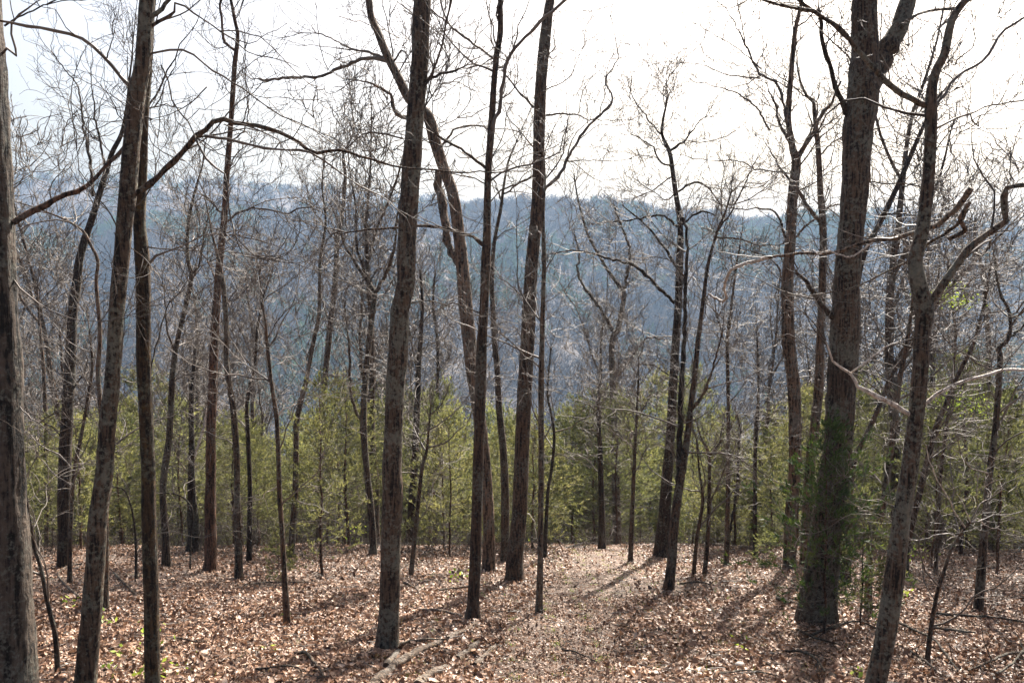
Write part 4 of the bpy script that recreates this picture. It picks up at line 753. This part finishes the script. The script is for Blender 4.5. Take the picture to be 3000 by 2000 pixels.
ST = [([(898, 1496), (938, 1483), (988, 1478), (1028, 1478)], 5, 3, 'grey', 'crooked stick leaning over the longest log by the centre trunk', 1),
 ([(963, 1411), (1003, 1411), (1038, 1418), (1062, 1424)], 7, 5, 'log', 'pale root like stick pointing at the flared slim trunk', 0),
 ([(928, 1346), (958, 1361), (970, 1386)], 5, 3, 'shag', 'bent stick behind the centre trunk on its right side', 0),
 ([(678, 1514), (703, 1511), (733, 1546), (745, 1568)], 8, 5, 'brown', 'bent stick at bottom left of the centre trunk', 1),
 ([(588, 1548), (663, 1541), (700, 1552)], 5, 3, 'brown', 'straight stick near the bottom edge left of the centre', 0),
 ([(1561, 1348), (1606, 1343), (1641, 1351)], 4, 2, 'dark', 'thin stick right of the foot of the twin stemmed tree', 1),
 ([(1376, 1214), (1345, 1240), (1301, 1262)], 5, 3, 'dark', 'dead stick slanting at the crest beyond the track', 0),
 ([(1784, 1383), (1800, 1388), (1816, 1393)], 8, 6, 'brown', 'stubby piece of wood left of the largest trunk foot', 0),
 ([(2059, 1436), (2099, 1461), (2139, 1481), (2164, 1506), (2199, 1551)], 6, 4, 'dark', 'long fallen branch running down right of the leaning lichen trunk', 5),
 ([(2149, 1418), (2214, 1423), (2294, 1428), (2370, 1441)], 6, 4, 'dark', 'straight fallen branch lying across the right side', 2),
 ([(2140, 1452), (2180, 1456), (2240, 1462)], 7, 4, 'shag', 'pale fallen stick behind the dogwood sapling', 2),
 ([(2370, 1508), (2309, 1521), (2274, 1536), (2224, 1551)], 7, 4, 'grey', 'grey forked branch in the bottom right corner', 6),
 ([(2290, 1560), (2330, 1535), (2370, 1470)], 5, 3, 'grey', 'thin branch crossing the forked branch in the bottom right corner', 4),
 ([(1804, 1506), (1849, 1516), (1879, 1536), (1894, 1556)], 6, 4, 'dark', 'fallen branch just below the largest trunk', 5),
 ([(1860, 1470), (1910, 1455), (1970, 1440), (2010, 1452)], 6, 3, 'dark', 'brushy dead branch right of the largest trunk foot', 7),
 ([(1830, 1455), (1870, 1480), (1930, 1490)], 5, 3, 'dark', 'brushy dead branch in front of the largest trunk foot', 7),
 ([(185, 1381), (150, 1350), (135, 1324), (160, 1306), (190, 1301)], 5, 4, 'shag', 'pale hooked dead branch left of the lichen spotted trunk', 0),
 ([(250, 1311), (290, 1351), (325, 1386)], 5, 4, 'brown', 'arched stick between the lichen spotted and mossy trunks', 0),
 ([(370, 1500), (400, 1480), (450, 1490), (490, 1478)], 5, 3, 'brown', 'forked stick right of the mossy trunk', 4),
 ([(1290, 1500), (1330, 1510), (1370, 1530)], 4, 2, 'dark', 'thin stick in the middle of the open track', 1),
 ([(1620, 1380), (1634, 1400), (1640, 1420)], 3, 2, 'dark', 'tiny curved stick on the track below the twin stemmed tree', 0),
 ([(2080, 1500), (2130, 1540), (2170, 1570)], 5, 3, 'dark', 'brushy twig heap below the dogwood sapling', 7),
 ([(1640, 1560), (1720, 1552), (1800, 1566)], 4, 2, 'brown', 'thin stick at the bottom edge left of the leaning lichen trunk', 2),
 ([(1130, 1345), (1090, 1352), (1010, 1362)], 4, 3, 'brown', 'stick lying behind the flared slim trunk', 2),
 ([(560, 1350), (640, 1342), (720, 1345)], 3, 2, 'brown', 'long thin stick behind the pole thin sapling', 2)]
for p_, a_, b_, m_, lab, fk in ST: fallen('fallen_branch', p_, a_, b_, m_, lab, 'stick', None, .03 if fk > 3 else 0, fk)
# stones
def stone(px, py, sz, label, m=STONE):
    r = np.random.RandomState(px); b = G(px, py); n1, n2 = 8, 12; V = []
    for i in range(n1+1):
        th = math.pi*i/n1
        for j in range(n2):
            ph = 2*math.pi*j/n2; d = Vector((math.sin(th)*math.cos(ph), math.sin(th)*math.sin(ph)*.8, math.cos(th)*.5))
            k = 1+.45*mnoise.noise(d*2.3+Vector((px, 0, 0))); V.append(np.array(d)*sz*k)
    i = np.arange(n1)[:, None]*n2+np.arange(n2)[None]; j = np.arange(n1)[:, None]*n2+((np.arange(n2)+1) % n2)[None]
    o = obj('stone', np.array(V), np.stack([i, i+n2, j+n2, j], -1).reshape(-1, 4), m, None, None, False); o.location = b+np.array([0, 0, sz*.22]); tag(o, label, 'stone')
stone(1424, 1440, .055, 'dark brown lump of stone in the middle of the track', BK['dark'])
stone(1490, 1490, .06, 'pale rounded stone on the track below the dark lump')
stone(1700, 1528, .05, 'flat pale stone low on the track before the largest trunk')
stone(1785, 1345, .04, 'small pale stone left of the shaggy trunk foot')
stone(790, 1352, .05, 'small stone behind the centre trunk on its left')
stone(1460, 1412, .035, 'little pale stone left of the twin stemmed shadow')
# ================================================================ green seedlings
def seedling(px, py, h, n, label, sp=.07, sz=.06):
    h *= 1.3; sp *= 1.2
    r = np.random.RandomState(px*3+py); b = G(px, py); root = empty('seedling', b, label, 'plant'); k = 3
    a = np.zeros((k, 5, 3))
    for q in range(k):
        d = unit(np.array([r.randn()*.25, r.randn()*.25, 1])); p = b.copy()
        for i in range(5): a[q, i] = p; d = unit(d+r.randn(3)*.12); p = p+d*h*(.6+.5*r.rand())/4
    ge = Geo(); ge.tubes(a, np.repeat(np.linspace(.004, .0015, 5)[None], k, 0), 5); ge.build('stem', TW, root, b)
    gl = Geo()
    for q in range(k):
        for i in (2, 3, 4): leaf_cloud(gl, r, a[q, i], max(1, n//9), np.array([sp, sp, sp*.4]), sz, .1)
    gl.build('leaves', GREEN, root, b, True, False)
SD = [(345, 1500, .30, 22, 'tallest green seedling standing against the mossy dark trunk', .06), (240, 1412, .12, 14, 'bright seedling just right of the lichen spotted trunk', .05), (235, 1436, .1, 14, 'yellow green seedling below the bright one by the lichen spotted trunk', .05),
 (350, 1568, .12, 18, 'leafy seedling at the bottom edge under the mossy trunk', .06), (432, 1552, .12, 14, 'leafy seedling right of the mossy trunk at the bottom edge', .06), (300, 1506, .08, 12, 'small seedling between lichen spotted and mossy trunks', .05), (236, 1562, .12, 14, 'bottom edge seedling right of the lichen spotted trunk', .05),
 (160, 1392, .1, 14, 'seedling patch left of the lichen spotted trunk', .08), (650, 1420, .06, 9, 'tiny seedling at the foot of the pole thin sapling', .03), (620, 1492, .06, 10, 'tiny seedling on open leaf litter left of the centre trunk', .04), (1060, 1335, .1, 20, 'pale green seedling patch behind the flared slim trunk', .12),
 (808, 1225, .4, 22, 'yellow green shrublet in the thicket edge left of the centre trunk', .2), (1700, 1470, .06, 12, 'grassy seedling on the right side of the track', .05), (1712, 1500, .08, 12, 'taller grassy seedling near the flat pale stone', .04), (1975, 1560, .08, 12, 'seedling just left of the leaning lichen trunk foot', .04),
 (2060, 1372, .12, 20, 'pale seedling beside the leaning lichen trunk', .1), (2100, 1290, .35, 40, 'low leafy shrub at the crest beyond the leaning lichen trunk', .2), (1222, 1245, .3, 14, 'leafy sprout beside the slim grey pole', .06)]
for a_ in SD: seedling(*a_)
# ================================================================ haze
def haze():
    m = bpy.data.materials.new('haze_air'); m.use_nodes = True; n = m.node_tree; n.nodes.clear(); o = n.nodes.new('ShaderNodeOutputMaterial')
    v = n.nodes.new('ShaderNodeVolumePrincipled'); v.inputs['Color'].default_value = (.46, .68, 1., 1); v.inputs['Density'].default_value = .00021; v.inputs['Anisotropy'].default_value = .25
    n.links.new(v.outputs[0], o.inputs['Volume'])
    lo, hi = [], []
    for q in bpy.data.objects:
        if q.name in ('ground', 'hills', 'far_forest'):
            zz = np.empty(len(q.data.vertices)*3, np.float32); q.data.vertices.foreach_get('co', zz); lo.append(zz[2::3].min()); hi.append(zz[2::3].max())
    ZLO, ZHI = float(min(lo))-1, float(max(hi))+1; print('haze', ZLO, ZHI)
    a, b, c, d, e, f = -1700, 1700, -60, 1560, ZLO, ZHI
    V = np.array([[a, c, e], [b, c, e], [b, d, e], [a, d, e], [a, c, f], [b, c, f], [b, d, f], [a, d, f]], float)
    q = obj('haze', V, np.array([[0, 3, 2, 1], [4, 5, 6, 7], [0, 1, 5, 4], [1, 2, 6, 5], [2, 3, 7, 6], [3, 0, 4, 7]]), m); tag(q, 'thin blue haze filling the valley', 'haze', None, 'stuff')
haze()
